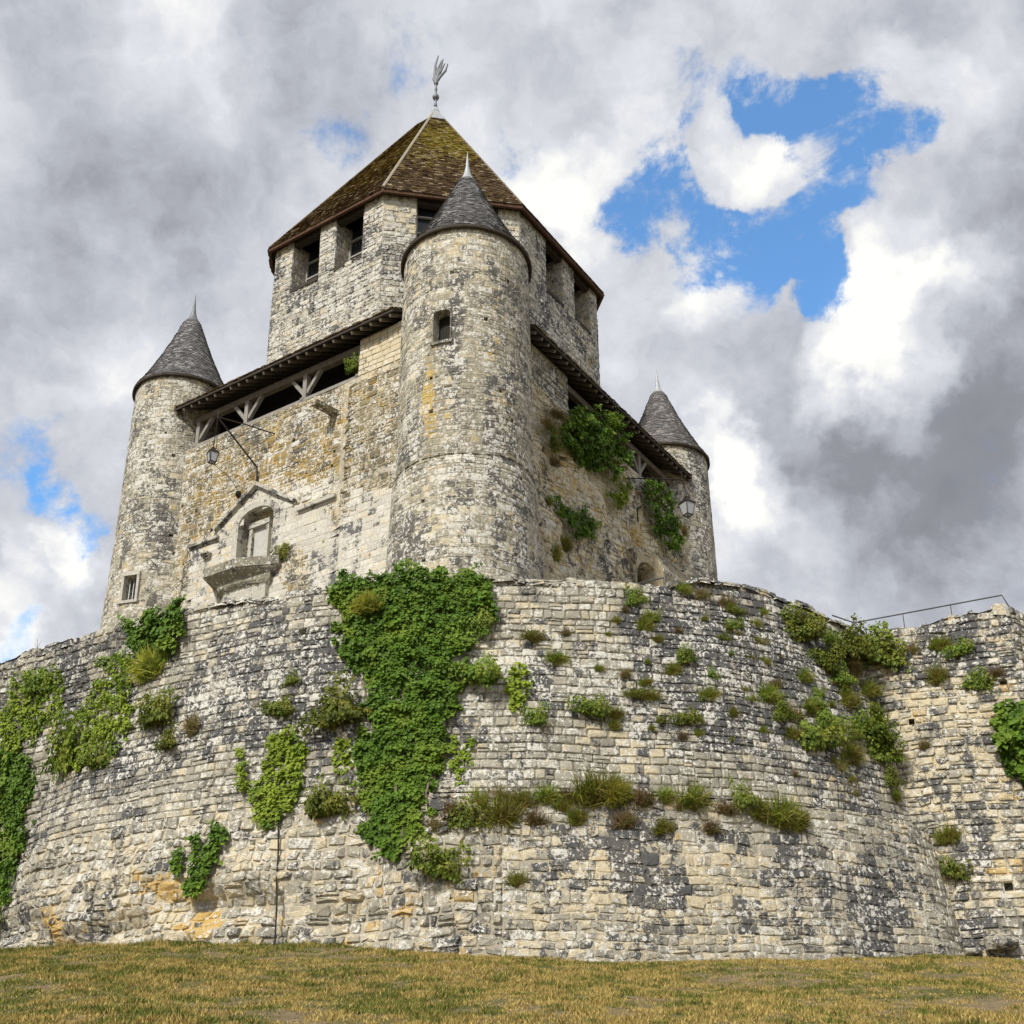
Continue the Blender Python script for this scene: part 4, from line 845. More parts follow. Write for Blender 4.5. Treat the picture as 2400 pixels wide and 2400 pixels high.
# gallery timbers, left
def gallery(PF, s0, s1, posts, name_lab, s_start, s_end, seed, back_w):
    g = MB(); ax = ((PF(1, 0, 0) - PF(0, 0, 0)), (PF(0, 1, 0) - PF(0, 0, 0)), eZ)
    O = PF(0, 0, 0); roofs = MB()
    # roof slab: eave at w=1.6, rising inward
    A = [PF(s_start, 1.62, ZG), PF(s_end, 1.62, ZG), PF(s_end, -1.6, ZG + 1.9), PF(s_start, -1.6, ZG + 1.9)]
    roofs.loft([p - eZ * .05 for p in A], [p + eZ * .07 for p in A])
    rf = roofs.build('gallery_roof', M_wood_dark, keep)
    V = []; R = np.random.default_rng(seed); t = MB(); n_ = np.cross(ax[0], PF(0, -3.2, 1.9) - PF(0, 0, 0)); n_ = n_ / np.linalg.norm(n_); n_ = n_ if n_[2] > 0 else -n_
    sl_ = (PF(0, -3.22, 1.9) - PF(0, 0, 0)); L_ = np.linalg.norm(sl_); sl_ = sl_ / L_
    Sg = lambda u, v: (PF(0, 1.66, ZG + .08) + np.outer(u, ax[0]) + np.outer(v, sl_), np.tile(n_, (len(u), 1)))
    V, F, A2 = tiles(Sg, [(v, s_start, s_end, 1.) for v in np.arange(0, L_, .14)], .2, .14, .03, seed, ms=lambda V: np.full(len(V), .4)); t.add(V, F, A2); t.build('roof_tiles', M_tile, rf)
    r = MB(); k = int((s_end - s_start) / .46)
    for i in range(k):
        s = s_start + .2 + i * (s_end - s_start - .3) / (k - 1); r.beam(PF(s, 1.55, ZG - .13), PF(s, -1.0, ZG - .13 + 1.5), .09, .12)
    r.build('rafter', M_wood_mid, rf)
    b = MB(); b.box(O, ax, ((s0 - .4, s1 + .5), (.62, .86), (ZG - .48, ZG - .20))); b.build('wall_plate', M_wood_mid, rf)
    b = MB(); b.box(O, ax, ((s0 + .01, s1 + .1), (.55, .97), (SILL, SILL + .14))); b.build('sill_beam', M_wood, keep)
    for (s, side) in posts:
        b = MB(); b.box(O, ax, ((s - .10, s + .10), (.62, .86), (SILL + .14, ZG - .48))); b.box(O, ax, ((s - .10, s + .10), (.87, .97), (SILL - .3, SILL + .2))); po = b.build('gallery_post', M_wood, keep)
        for d in side:
            b = MB(); b.beam(PF(s + d * .08, .74, SILL + .50), PF(s + d * .78, .74, ZG - .42), .15, .15); b.build('brace', M_wood, keep)
    b = MB(); b.box(O, ax, ((s0 - .3, s1 + 1.5), (back_w - .1, back_w), (SILL - 1, ZG + 1.4))); b.box(O, ax, ((s0 - .3, s1 + 1.5), (back_w, .6), (SILL - .3, SILL - .01))); b.build('gallery_back', M_dark, keep)  # near-black back and floor carry the gallery's shade in their colour
pl = [(Lsz(573, 730, .9)[0], (-1, 1)), (Lsz(463, 775, .9)[0], (-1, 1)), (s_o1 - .1, (-1,)), (s_o0 + .1, ())]
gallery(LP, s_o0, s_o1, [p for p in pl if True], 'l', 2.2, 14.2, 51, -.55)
b = MB(); b.beam(LP(s_o0 + .05, .74, SILL + .85), LP(s_o0 + .75, .74, ZG - .35), .15, .15); b.build('brace', M_wood, keep)
# wall running back from the left turret, seen above the gallery
m, b = masonry(plane_surface(T1 - eL * 1.3, eR[:2], -eL[:2]), .5, 9, 26.5, 28.75, ch=.27, sl=.4, gap=.016, rough=.02, base=dict(dk=.1, wh=.2, oc=.1), seed=45, vtop=lambda u: 28.7 - .10 * u)
bw = m.build('back_wall', M_turret, keep); b.build('mortar', M_mortar_pale, bw)
mb = MB(); mb.box(T1 - eL * 1.34, (eR, eL, eZ), ((.3, 9), (0, 1.8), (12, 28.0))); mb.build('wall_core', M_mortar_pale, bw)

# ---- right face
s_r0 = Rsz(1072, 735, 1.0)[0]; s_r1 = 15.6
def wR(u, v):
    return np.interp(v, [12, 16, 21, 25, 25.4, 25.42, 28], [1.9, 1.6, 1.35, 1.10, 1.05, 1.0, 1.0]) - 1.0 + .16 * np.sin(u * 1.1 + v * .9) * np.clip((25.3 - v) / 2, 0, 1) + .08 * np.sin(2.7 * u - v * 1.7) * np.clip((25.3 - v) / 2, 0, 1) + .04 * np.sin(6 * u + 4 * v) * np.clip((25.3 - v) / 2, 0, 1)
S_R = plane_surface(T0 - eL * 1.0, eR[:2], -eL[:2], wR)
BR = make_blobs([(1100, 950, 80, 60, 'oc', .3), (1060, 860, 40, 80, 'oc', .3), (1060, 800, 40, 20, 'ms', .4), (1150, 980, 80, 60, 'cr', .3), (1080, 1060, 60, 30, 'oc', .4), (1220, 960, 40, 60, 'cr', .2), (1195, 1010, 20, 20, 'oc', .8), (1100, 890, 60, 30, 'cr', .5), (1060, 920, 40, 30, 'cr', .4), (1270, 1050, 30, 60, 'dk', .2), (1200, 930, 30, 40, 'dk', .2), (1040, 700, 40, 50, 'dk', .3), (1150, 1060, 50, 30, 'dk', .15), (1050, 1040, 30, 50, 'dk', .15)], HR)
dA = Rsz(1200, 1050, 1.5); dB = Rsz(1246, 1060, 1.5)
door = (dA[0], dB[0], 12.0, dA[1] + .1)
def Rpocket(X, Y, w=.3, h=.2, d=.4):
    s, z = Rsz(X, Y, 1.2); return (s - w / 2, s + w / 2, z - h / 2, z + h / 2, d)
m, b = masonry(S_R, 1.9, 16.6, 12.0, SILL, ch=.26, sl=.36, holes=[door], pockets=[Rpocket(1060, 865), Rpocket(1052, 995, .2, .2), Rpocket(1040, 905, .3, .15)], gap=.018, rough=.035, depth=.035, backoff=-.015, wob=.05, style='rubble', base=dict(dk=.06, wh=.20, oc=.12, cr=.25, ms=-.15), blobs=BR, seed=46, hvar=.35, fine_u=.4)
wr = m.build('right_wall', M_wall_r, keep, label='rough cream and ochre rubble wall between the near and right turrets'); b.build('mortar', M_mortar_pale, wr)
m, b = masonry(S_R, 1.9, s_r0, SILL, ZG - .1, ch=.27, sl=.42, gap=.018, rough=.015, base=dict(dk=.3, wh=.25, oc=0, cr=-.1), blobs=BR, seed=47)
m.build('wall_block', M_turret, wr); b.build('mortar', M_mortar, wr)
mb = MB(); mb.box(T0, (eR, -eL, eZ), ((1.0, s_r0 - .002), (-.9, .97), (SILL, ZG))); mb.box(T0, (eR, -eL, eZ), ((.5, 16.6), (-.9, .5), (12, SILL - .05)))
mb.build('wall_core', M_mortar_pale, wr)
# doorway at its foot
mb = MB(); ds = (door[0] + door[1]) / 2; dw = (door[1] - door[0]) / 2; zt = door[3]
for k in range(12):
    q0, q1 = pi * k / 12, pi * (k + 1) / 12; hh = .9
    A = [(ds - cos(q0) * dw, zt - hh + sin(q0) * hh), (ds - cos(q1) * dw, zt - hh + sin(q1) * hh), (ds - cos(q1) * (dw + .2), zt + .25 if True else 0), (ds - cos(q0) * (dw + .2), zt + .25)]
    mb.loft([RP(s, .45, z) for s, z in A], [RP(s, 1.52, z) for s, z in A])
mb.box(T0, (eR, -eL, eZ), ((door[0] - .2, door[0]), (.45, 1.5), (12, zt - .5))); mb.box(T0, (eR, -eL, eZ), ((door[1], door[1] + .2), (.45, 1.5), (12, zt - .5)))
dr = mb.build('doorway', M_wall_r, keep)
mb = MB(); mb.box(T0, (eR, -eL, eZ), ((door[0], door[1]), (.5, .55), (12, zt + .2))); mb.build('door_infill', M_dress, dr)
# smoother pier beside the right turret
m, b = masonry(plane_surface(T0 - eL * 1.95, eR[:2], -eL[:2]), Rsz(1250, 1050, 1.95)[0], 16.2, 12, 20.6, ch=.26, sl=.36, gap=.016, rough=.015, base=dict(dk=.15, wh=.2, oc=.0, cr=.1), seed=48)
pr = m.build('corner_pier', M_turret, keep); b.build('mortar', M_mortar_pale, pr)
mb = MB(); mb.box(T0, (eR, -eL, eZ), ((Rsz(1250, 1050, 1.95)[0], 16.2), (.9, 1.925), (12, 20.55))); mb.loft([RP(Rsz(1250, 1050, 1.95)[0], 1.95, 20.55), RP(16.2, 1.95, 20.55), RP(16.2, .9, 20.55), RP(Rsz(1250, 1050, 1.95)[0], .9, 20.55)], [RP(Rsz(1250, 1050, 1.95)[0], 1.3, 21.8), RP(16.2, 1.3, 21.8), RP(16.2, .9, 21.9), RP(Rsz(1250, 1050, 1.95)[0], .9, 21.9)])
mb.build('pier_core', M_wall_r, pr)
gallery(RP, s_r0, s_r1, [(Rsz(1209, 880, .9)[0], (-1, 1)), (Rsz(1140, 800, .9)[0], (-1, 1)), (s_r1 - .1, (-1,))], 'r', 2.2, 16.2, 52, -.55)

# ---- upper octagon
def OP(l, m_, z): return CC + eL * l + eR * m_ + eZ * z
oc = [(3.2, -7.5), (-3.2, -7.5), (-7.5, -3.4), (-7.5, 3.4), (-3.2, 7.5), (3.2, 7.5), (7.5, 3.4), (3.95, -6.75)]
OPT = [OP(l, m_, 0) for l, m_ in oc]; ZO0, ZO1 = 24.0, 36.0
ot = MB(); ob = MB(); oroot = None
def face_frame(i):
    A, B = OPT[i], OPT[(i + 1) % 8]; D = (B - A); L = np.linalg.norm(D); D = D / L; n = np.cross(D, eZ); n = n if n @ (A - CC) > 0 else -n; return A, D, L, n
def f_uv(i, X, Y):
    A, D, L, n = face_frame(i); p = plane_hit(X, Y, A, n); return float((p - A) @ D), float(p[2])
win_list = []
def wrect(i, x0, yb0, x1): # left pixel, bottom pixel at left, right pixel
    u0, z0 = f_uv(i, x0, yb0); u1, _ = f_uv(i, x1, yb0); return (min(u0, u1), max(u0, u1), z0, ZO1 + .01)
zx = lambda q: (550 + q * .4917) / 1.2422
zy = lambda q: (100 + q * .4917) / 1.2422
wl1 = wrect(0, zx(265), zy(1183), zx(392)); wl2 = wrect(0, zx(474), zy(1078), zx(601))
zb = (wl1[2] + wl2[2]) / 2
wl1 = wl1[:2] + (zb,) + wl1[3:]; wl2 = wl2[:2] + (zb,) + wl2[3:]
uB = f_uv(1, zx(866), zy(900))[0]; uC = f_uv(1, zx(1256), zy(900))[0]
wc = (min(uB, uC), max(uB, uC), zb, ZO1 + .01)
r_a = f_uv(2, zx(1487), zy(1155)); r_b = f_uv(2, zx(1566), zy(1230)); r_c = f_uv(2, zx(1622), zy(1300)); r_d = f_uv(2, zx(1697), zy(1385))
wr1 = (r_a[0], r_b[0], zb, ZO1 + .01); wr2 = (r_c[0], r_d[0], zb, ZO1 + .01)
fw = {0: [wl1, wl2], 1: [wc], 2: [wr1, wr2]}
HO = {i: pl_hit(face_frame(i)[0], face_frame(i)[3]) for i in (0, 1, 2)}
BO = {0: make_blobs([(560, 560, 60, 40, 'dk', .3), (700, 500, 30, 80, 'dk', .35), (550, 610, 12, 30, 'oc', .6), (520, 600, 12, 20, 'oc', .5), (640, 560, 80, 50, 'wh', .2), (600, 650, 100, 30, 'oc', .2), (690, 410, 40, 40, 'cr', .6), (540, 470, 20, 40, 'cr', .5), (660, 640, 80, 15, 'ms', .35), (500, 620, 10, 80, 'dk', .2), (620, 620, 80, 30, 'cr', .2)], HO[0]),
      1: make_blobs([(760, 400, 30, 50, 'cr', .6), (750, 500, 30, 60, 'dk', .35), (970, 430, 30, 40, 'cr', .4)], HO[1]),
      2: make_blobs([(1040, 550, 40, 120, 'dk', .15), (1110, 640, 40, 50, 'oc', .35), (1080, 600, 40, 40, 'oc', .15), (1120, 690, 20, 30, 'oc', .3)], HO[2])}
BASEO = {0: dict(dk=.30, wh=.34, oc=-.12, cr=.1), 1: dict(dk=.28, wh=.3, oc=-.2, cr=.15), 2: dict(dk=.44, wh=.28, oc=-.1, cr=-.05)}
octo = None
for i in range(8):
    A, D, L, n = face_frame(i); vis = i in (0, 1, 2, 7, 3)
    S = plane_surface(A, D[:2], n[:2], lambda u, v: .02 * np.sin(u * 1.3 + v))
    if vis: masonry(S, 0, L, ZO0, ZO1, ch=.27, sl=.38, holes=fw.get(i, []), gap=.016, rough=.020, depth=.028, backoff=-.014, wob=.0, base=BASEO.get(i, BASEO[2]), blobs=BO.get(i, []), seed=60 + i, mb=ot, bmb=ob)
    else: ob.add([A + eZ * ZO0, A + D * L + eZ * ZO0, A + D * L + eZ * ZO1, A + eZ * ZO1], [(0, 1, 2, 3)], {'tint': np.full(4, .5)})
octo = ot.build('upper_tower', M_oct, keep, label='eight-sided upper tower of speckled grey stone'); ob.build('mortar', M_mortar_pale, octo)
# embrasure reveals, sills and recessed frames
DEP = 1.0
for i, ws in fw.items():
    A, D, L, n = face_frame(i)
    for (u0, u1, z0, z1) in ws:
        for (uu, sgn) in ((u0, 1), (u1, -1)):
            rv = MB(); rb = MB(); O = A + D * uu; Sr = plane_surface(O, -n[:2], (D * sgn)[:2]); masonry(Sr, 0, DEP + .3, z0, ZO1, ch=.27, sl=.36, gap=.015, rough=.01, depth=.02, backoff=-.01, base=dict(dk=.0, wh=.12, cr=.3, oc=.05), seed=int(70 + uu * 3 + i), mb=rv, bmb=rb)
            em_ = rv.build('embrasure', M_oct, octo); rb.build('mortar', M_mortar_pale, octo)
        b = MB(); b.box(A, (D, -n, eZ), ((u0, u1), (-.04, DEP + .2), (z0 - .16, z0 + .02))); b.build('window_sill', M_wood_dark, octo)
        b = MB(); f = .07
        for (a0, a1, c0, c1) in ((u0, u0 + f, z0, ZO1), (u1 - f, u1, z0, ZO1), ((u0 + u1) / 2 - f / 2, (u0 + u1) / 2 + f / 2, z0, ZO1), (u0 + f, u1 - f, z0 + .02, z0 + f), (u0 + f, u1 - f, z0 + (ZO1 - z0) * .42, z0 + (ZO1 - z0) * .42 + f), (u0 + f, u1 - f, z0 + (ZO1 - z0) * .74, z0 + (ZO1 - z0) * .74 + f)):
            if i == 1 and (a1 - a0) <= f * 1.01 and a0 > u0 + .1 and a1 < u1 - .1: continue
            b.box(A, (D, -n, eZ), ((a0, a1), (DEP - .12 if i != 1 else .35, DEP - .03 if i != 1 else .44), (c0, c1)))
        wi = b.build('window', M_frame, octo)
        b = MB(); b.box(A, (D, -n, eZ), ((u0 - .05, u1 + .05), (DEP if i != 1 else .46, DEP + .03 if i != 1 else .5), (z0, ZO1))); b.build('pane_or_dark_sheet', M_glass, octo)
        b = MB(); b.box(A, (D, -n, eZ), ((u0, u1), (.03, .30), (ZO1 - .28, ZO1 - .003))); b.build('lintel', M_wood_dark, octo)
# dark floor and ceiling of the tower
mb = MB(); mb.prism([p * 1.0 + (CC - p) * .14 for p in OPT], 35.9, 36.05); mb.prism([p + (CC - p) * .15 for p in OPT], 24, 24.2); mb.build('tower_floor', M_dark, octo)

# ---- main roof
ec = [(3.37, -7.8), (-3.37, -7.8), (-7.8, -3.61), (-7.8, 3.61), (-3.37, 7.8), (3.37, 7.8), (7.8, 3.61), (4.25, -6.76)]
EP = [OP(l, m_, 36.02) for l, m_ in ec]; APX = CC + eZ * 49.26
rb = MB(); rb.add([p - eZ * .02 for p in EP] + [APX - eZ * .05], [(i, (i + 1) % 8, 8) for i in range(8)])
rb.add([p for p in EP] + [p + (CC + eZ * 36.02 - p) * .10 for p in EP], [(i, (i + 1) % 8, 8 + (i + 1) % 8, 8 + i) for i in range(8)])
hot = plane_hit(880, 270, EP[1], np.cross(EP[2] - EP[1], APX - EP[1]))
hot2 = plane_hit(700, 330, EP[0], np.cross(EP[1] - EP[0], APX - EP[0]))
def moss_f(V):
    zf = np.clip((V[:, 2] - 36) / 13, 0, 1); m = .22 + .30 * zf
    m += .75 * np.exp(-(np.linalg.norm(V - hot, axis=1) / 2.6) ** 2) + .25 * np.exp(-(np.linalg.norm(V - hot2, axis=1) / 3.5) ** 2); return m
for i in range(8):
    A, B = EP[i], EP[(i + 1) % 8]; D = (B - A); L = np.linalg.norm(D); D = D / L; mid = (A + B) / 2; up = APX - mid; H = np.linalg.norm(up); up = up / H; n = np.cross(D, up); n = n if n[2] > 0 else -n
    S = lambda u, v, A=mid, D=D, up=up, n=n: (A + np.outer(u, D) + np.outer(v, up), np.tile(n, (len(u), 1)))
    st = .20 if i in (0, 1, 2, 7) else .5
    rows = [(v, -L / 2 * (1 - (v + st * .6) / H), L / 2 * (1 - (v + st * .6) / H), 1.) for v in np.arange(-.06, H - .9, st)]
    V, F, A2 = tiles(S, rows, .21 if i in (0, 1, 2, 7) else .6, st, .035, 80 + i, ms=moss_f); rb.add(V, F, A2)
roof = rb.build('main_roof', M_tile, keep)
for i in range(8):
    P = EP[i] + (APX - EP[i]) * np.linspace(0.004, .935, 14)[:, None]; b = MB(); b.tube(P + eZ * .01, .05 if i != 1 else .075, 6); b.build('hip_tiles', M_hip if i == 1 else M_hip_dark, roof)
b = MB()
for i in range(8):
    A, B = EP[i], EP[(i + 1) % 8]; q = .985
    b.loft([A - eZ * .20, B - eZ * .20, CC * (1 - q) + B * q - eZ * .20 + eZ * 36.02 * (1 - q), CC * (1 - q) + A * q - eZ * .20 + eZ * 36.02 * (1 - q)], [A - eZ * .02, B - eZ * .02, CC * (1 - q) + B * q - eZ * .02 + eZ * 36.02 * (1 - q), CC * (1 - q) + A * q - eZ * .02 + eZ * 36.02 * (1 - q)])
b.build('eaves_board', simple_mat('rusty_brown_board', (.05, .025, .014), (.13, .07, .04), 5), roof)
b = MB(); b.add([APX + (p - APX) * .135 + eZ * .09 for p in EP] + [APX + (p - APX) * .03 + eZ * .12 for p in EP] + [APX + eZ * .35], [(i, (i + 1) % 8, 8 + (i + 1) % 8, 8 + i) for i in range(8)]); 
b.add([APX + (p - APX) * .03 + eZ * .14 for p in EP] + [APX + eZ * .35], [(i, (i + 1) % 8, 8) for i in range(8)]); b.build('lead_cap', M_lead, roof)
# finial with a battered vane
def atz(X, Y, d): r = ray(X, Y); return r * (APX[1] / r[1])
f0 = atz(821, 205, 0); tp_ = atz(822, 104, 0); zt = float(tp_[2]); zr = float(atz(820, 152, 0)[2]); ax_ = np.array([APX[0], APX[1], 0])
b = MB(); b.tube([ax_ + eZ * 49.3, ax_ + eZ * (zr - .1)], .055, 10); b.tube([ax_ + eZ * 49.5, ax_ + eZ * 49.9], [.10, .04], 10)
b.lathe(ax_, [(.03, 49.95), (.15, 50.02), (.19, 50.14), (.15, 50.26), (.03, 50.33)], 16); b.lathe(ax_, [(.03, zr - .35), (.11, zr - .28), (.13, zr - .2), (.10, zr - .1), (.03, zr)], 12)
for z in np.linspace(50.6, zr - .6, 4): b.lathe(ax_, [(.04, z - .04), (.075, z), (.04, z + .04)], 10)
fin = b.build('finial', M_lead_dark, roof, smooth=True)
b = MB(); H = zt - zr
for (x1, h, c) in ((.10, 1.0, -.10), (.28, .80, -.02), (.46, .68, .08), (.62, .66, .26), (-.12, .2, -.1), (.36, .86, .1)):
    pts = [ax_ + eZ * (zr - .15) + ex * q0 + eZ * q1 for q0, q1 in ((0, 0), (c * .8, H * h * .35), (c + x1 * .4, H * h * .7), (x1, H * h + .12))]
    b.tube(pts, [.09, .09, .065, .03], 8)
b.build('weather_vane', M_lead_dark, roof, smooth=True)

# ================================================================ LANTERNS
def lantern(name, label, PF, pix, wallw, ar, tipx, lamp, tie, extra=None, group='wrought iron bracket lanterns on the keep'):
    """ar: pixel list of the arm from wall to tip; lamp: (x, y top, y bottom)"""
    base = PF(pix[0], pix[1], wallw); root = empty(name, base, label, 'lantern', group)
    return root, base
def at_w(kind, X, Y, w):
    return plane_hit(X, Y, T0 - (eR if kind == 'L' else eL) * w, -(eR if kind == 'L' else eL))
def make_lantern(kind, label, foot, knee, tip, tie, lx, lty, lby, out):
    n = -(eR if kind == 'L' else eL)
    wf = 1.05 if kind == 'L' else 1.5
    F0 = at_w(kind, foot[0], foot[1], wf); K0_ = at_w(kind, knee[0], knee[1], wf + .1); TP = at_w(kind, tip[0], tip[1], out); TI = at_w(kind, tie[0], tie[1], wf)
    root = empty('wall_lantern', F0, label, 'lantern', 'wrought iron bracket lanterns on the keep')
    b = MB(); b.tube([F0, K0_, K0_ * .5 + TP * .5, TP], .035, 6); b.tube([TI, TI * .5 + TP * .5 + eZ * .04, TP], .025, 6); b.tube([TP - eZ * .05, TP + eZ * .3], .02, 6); b.build('bracket', M_iron, root)
    # lamp hung on a rod below the tip
    d = np.linalg.norm(TP); tp2 = ray(lx, lty) * d; bt = ray(lx, lby) * d; zt_, zb_ = float(tp2[2]), float(bt[2]); c = np.array([tp2[0], tp2[1], 0])
    h = zt_ - zb_; b = MB(); b.tube([TP, c + eZ * zt_], .018, 6); s = .35 * h
    g = [(cos(YAW + pi / 4 + k * pi / 2) , sin(YAW + pi / 4 + k * pi / 2)) for k in range(4)]
    def sq(r, z): return [c + np.array([g[k][0] * r, g[k][1] * r, z]) for k in range(4)]
    b.tube([TP, c + ex * .12 + eZ * zt_ - eZ * .1], .012, 5)
    b.build('hanger', M_iron, root)
    b = MB(); b.loft(sq(s * 1.12, zb_ + .62 * h), sq(s * .40, zb_ + .84 * h)); b.loft(sq(s * .40, zb_ + .84 * h), sq(s * .42, zb_ + .90 * h)); b.loft(sq(s * .42, zb_ + .90 * h), sq(s * .05, zb_ + 1.0 * h)); b.loft(sq(s * 1.12, zb_ + .59 * h), sq(s * 1.12, zb_ + .619 * h))
    lo, hi = sq(s * .62, zb_ + .04 * h), sq(s * 1.02, zb_ + .59 * h)
    for k in range(4): b.beam(lo[k], hi[k], .035); b.beam(lo[k], lo[(k + 1) % 4], .035); b.beam(hi[k], hi[(k + 1) % 4], .03)
    b.tube([c + eZ * (zb_ - .0), c + eZ * (zb_ - .12 * h)], [.03, .008], 6); lb = b.build('lamp_housing', M_iron, root)
    b = MB(); b.loft(sq(s * .60, zb_ + .045 * h), sq(s * 1.0, zb_ + .585 * h)); b.build('lamp_glass', M_lglass, lb)
    return root, c + eZ * (zb_)
lr, lbot = make_lantern('L', 'black iron lantern on a long bracket above the gable of the left wall', (485, 908), (485, 882), (411, 787), (519, 819), 403, 843, 884, 2.9)
b = MB(); q0 = at_w('L', 450, 926, 1.15); b.tube([lbot, lbot * .5 + q0 * .5 + ex * .15, q0], .012, 5); b.lathe(q0, [(0.02, q0[2]), (.1, q0[2] - .05), (.12, q0[2] - .2), (.05, q0[2] - .3)], 10); b.build('power_cable', M_iron, lr)
make_lantern('R', 'black iron lantern hanging beside the far right turret under the gallery roof', (1204, 985), (1202, 960), (1287, 905), (1180, 903), 1295, 935, 984, 3.0)

# ================================================================ RAILINGS
def railing(label, pts, posts, post_h, r=.022, name='handrail'):
    root = empty(name, pts[0], label, 'railing'); b = MB(); b.tube(pts, r, 6); b.build('rail', M_steel, root)
    for p, h in zip(posts, post_h): b = MB(); b.tube([p, p - eZ * h], .014, 6); b.build('post', M_steel, root)
def wplane(X, Y, off):
    return plane_hit(X, Y, np.r_[RW_P - RW_N * off, 0], np.r_[RW_N, 0.])
def bring(X, Y, R_):
    r = ray(X, Y); ts = np.arange(22, 50, .01); P = r * ts[:, None]; i = np.argmax(np.hypot(P[:, 0] - BC[0], P[:, 1] - BC[1]) < R_); return P[i]
k = wplane(1612, 1175, .45); e_ = wplane(1890, 1123, .45)
pA = wplane(1612, 1175, .45); ptsR = [bring(1570, 1161, 16.4), pA, (pA + e_) / 2, e_, e_ + np.r_[RS_D * .55, -.35]]
railing('thin dark metal handrail along the top of the straight wall on the right', ptsR, [pA, wplane(1703, 1157, .45), wplane(1793, 1141, .45)], [.95, .8, .7])
q1, q2 = bring(1190, 1104, 16.0), bring(1252, 1090, 16.0)
railing('short grey metal handrail behind the round wall beside the arched doorway', [bring(1150, 1112, 16.), q1, q2], [q2], [.9])

# fallen stones at the foot of the straight wall
for (X, Y, r_, lab_) in ((1888, 1772, .34, 'large dark fallen stone at the foot of the straight wall on the right'), (1835, 1783, .18, 'smaller grey fallen stone left of the large dark one'), (1800, 1789, .10, 'smallest fallen stone near the corner of the two walls')):
    P, Nn = wall_hit(X, Y); P = P[0] + Nn[0] * r_ * .9; R = np.random.default_rng(int(X)); bm = __import__('bmesh').new(); __import__('bmesh').ops.create_icosphere(bm, subdivisions=3, radius=r_)
    V = np.array([v.co for v in bm.verts]); F = np.array([[v.index for v in f.verts] for f in bm.faces]); bm.free()
    V = V * np.array([1.5, .9, .7]); V = V * (1 + .22 * np.sin(V[:, :1] * 7 / r_ * .4 + X) + .16 * np.sin(V[:, 1:2] * 9 / r_ * .4) + R.normal(0, .03, (len(V), 1))); V = np.clip(V, -r_ * 1.15, r_ * 1.15); V[:, 2] = np.clip(V[:, 2], -r_ * .5, r_ * .5)
    mb = MB(); gz = float(ground_h(P[0], P[1])); mb.add(V + np.array([P[0], P[1], max(gz, P[2] - .25) + r_ * .25]), [F], {'dk': np.full(len(V), .45), 'wh': np.full(len(V), .1), 'tint': np.full(len(V), .4)}); o = mb.build('fallen_stone', M_round); tag(o, lab_, 'stone', 'fallen stones at the wall foot')
# thin cable down the wall
P, Nn = wall_hit(np.array([527., 528, 527, 524, 525, 523, 521]), np.array([1545., 1580, 1620, 1660, 1700, 1745, 1785]))
b = MB(); b.tube(P + Nn * .07, .022, 6); o = b.build('cable', M_iron); tag(o, 'thin dark cable running down the lower left of the round wall', 'cable')
# twig on the flanking wall
# ================================================================ CLIMBING PLANTS
def leaves(P, Nn, size, R, tilt=.7, hang=.4):
    n = len(P); h = np.cross(np.tile([0, 0, 1.], (n, 1)), Nn); h /= np.linalg.norm(h, axis=1, keepdims=True); nn = Nn + R.normal(0, tilt * .5, (n, 3)) + np.array([0, 0, .35]); nn /= np.linalg.norm(nn, axis=1, keepdims=True)
    d = np.tile([0, 0, -1.], (n, 1)) + R.normal(0, .6, (n, 3)); d -= nn * (d * nn).sum(1, keepdims=True); d /= np.linalg.norm(d, axis=1, keepdims=True); s_ = np.cross(nn, d)
    L = (size * R.uniform(.45, 1.55, n))[:, None]; f = nn * L * .18
    V = np.stack([P, P + d * L * .45 + s_ * L * .5 + f, P + d * L * 1.05, P + d * L * .45 - s_ * L * .5 + f], 1).reshape(-1, 3)
    b = np.arange(n) * 4; F = np.concatenate([np.stack([b, b + 1, b + 2], 1), np.stack([b, b + 2, b + 3], 1)]); return V, F
def ivy(name, label, polys, hit, mat, dens, size=.085, thick=.25, seed=1, cat='ivy', soft=10, mats=None):
    R = np.random.default_rng(seed); XS, YS = [], []
    for poly in polys:
        xs = [p[0] for p in poly]; ys = [p[1] for p in poly]; A = (max(xs) - min(xs) + 2 * soft) * (max(ys) - min(ys) + 2 * soft); n = int(A * dens)
        x = R.uniform(min(xs) - soft, max(xs) + soft, n); y = R.uniform(min(ys) - soft, max(ys) + soft, n)
        jx = x + (vnoise(x, y, .06, seed) - .5) * 2.6 * soft + R.normal(0, soft * .2, n); jy = y + (vnoise(x, y, .06, seed + 1) - .5) * 2.6 * soft + R.normal(0, soft * .2, n)
        ok = in_poly(jx, jy, poly) & (vnoise(x, y, .11, seed + 2) + R.normal(0, .12, n) > (.29 if mat is M_ivy else .45)); XS.append(x[ok]); YS.append(y[ok])
    x = np.concatenate(XS); y = np.concatenate(YS); P, Nn = hit(x, y); ok = np.isfinite(P).all(1); P, Nn, x, y = P[ok], Nn[ok], x[ok], y[ok]
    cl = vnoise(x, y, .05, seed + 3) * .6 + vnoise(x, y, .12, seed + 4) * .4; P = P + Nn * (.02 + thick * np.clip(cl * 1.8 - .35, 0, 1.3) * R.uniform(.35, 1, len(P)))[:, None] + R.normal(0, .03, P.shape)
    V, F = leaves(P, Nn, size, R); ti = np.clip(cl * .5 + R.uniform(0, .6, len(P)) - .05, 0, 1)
    mb = MB(); mb.add(V, [F], {'tint': np.repeat(ti, 4)}); o = mb.build(name, mat); tag(o, label, cat); return o
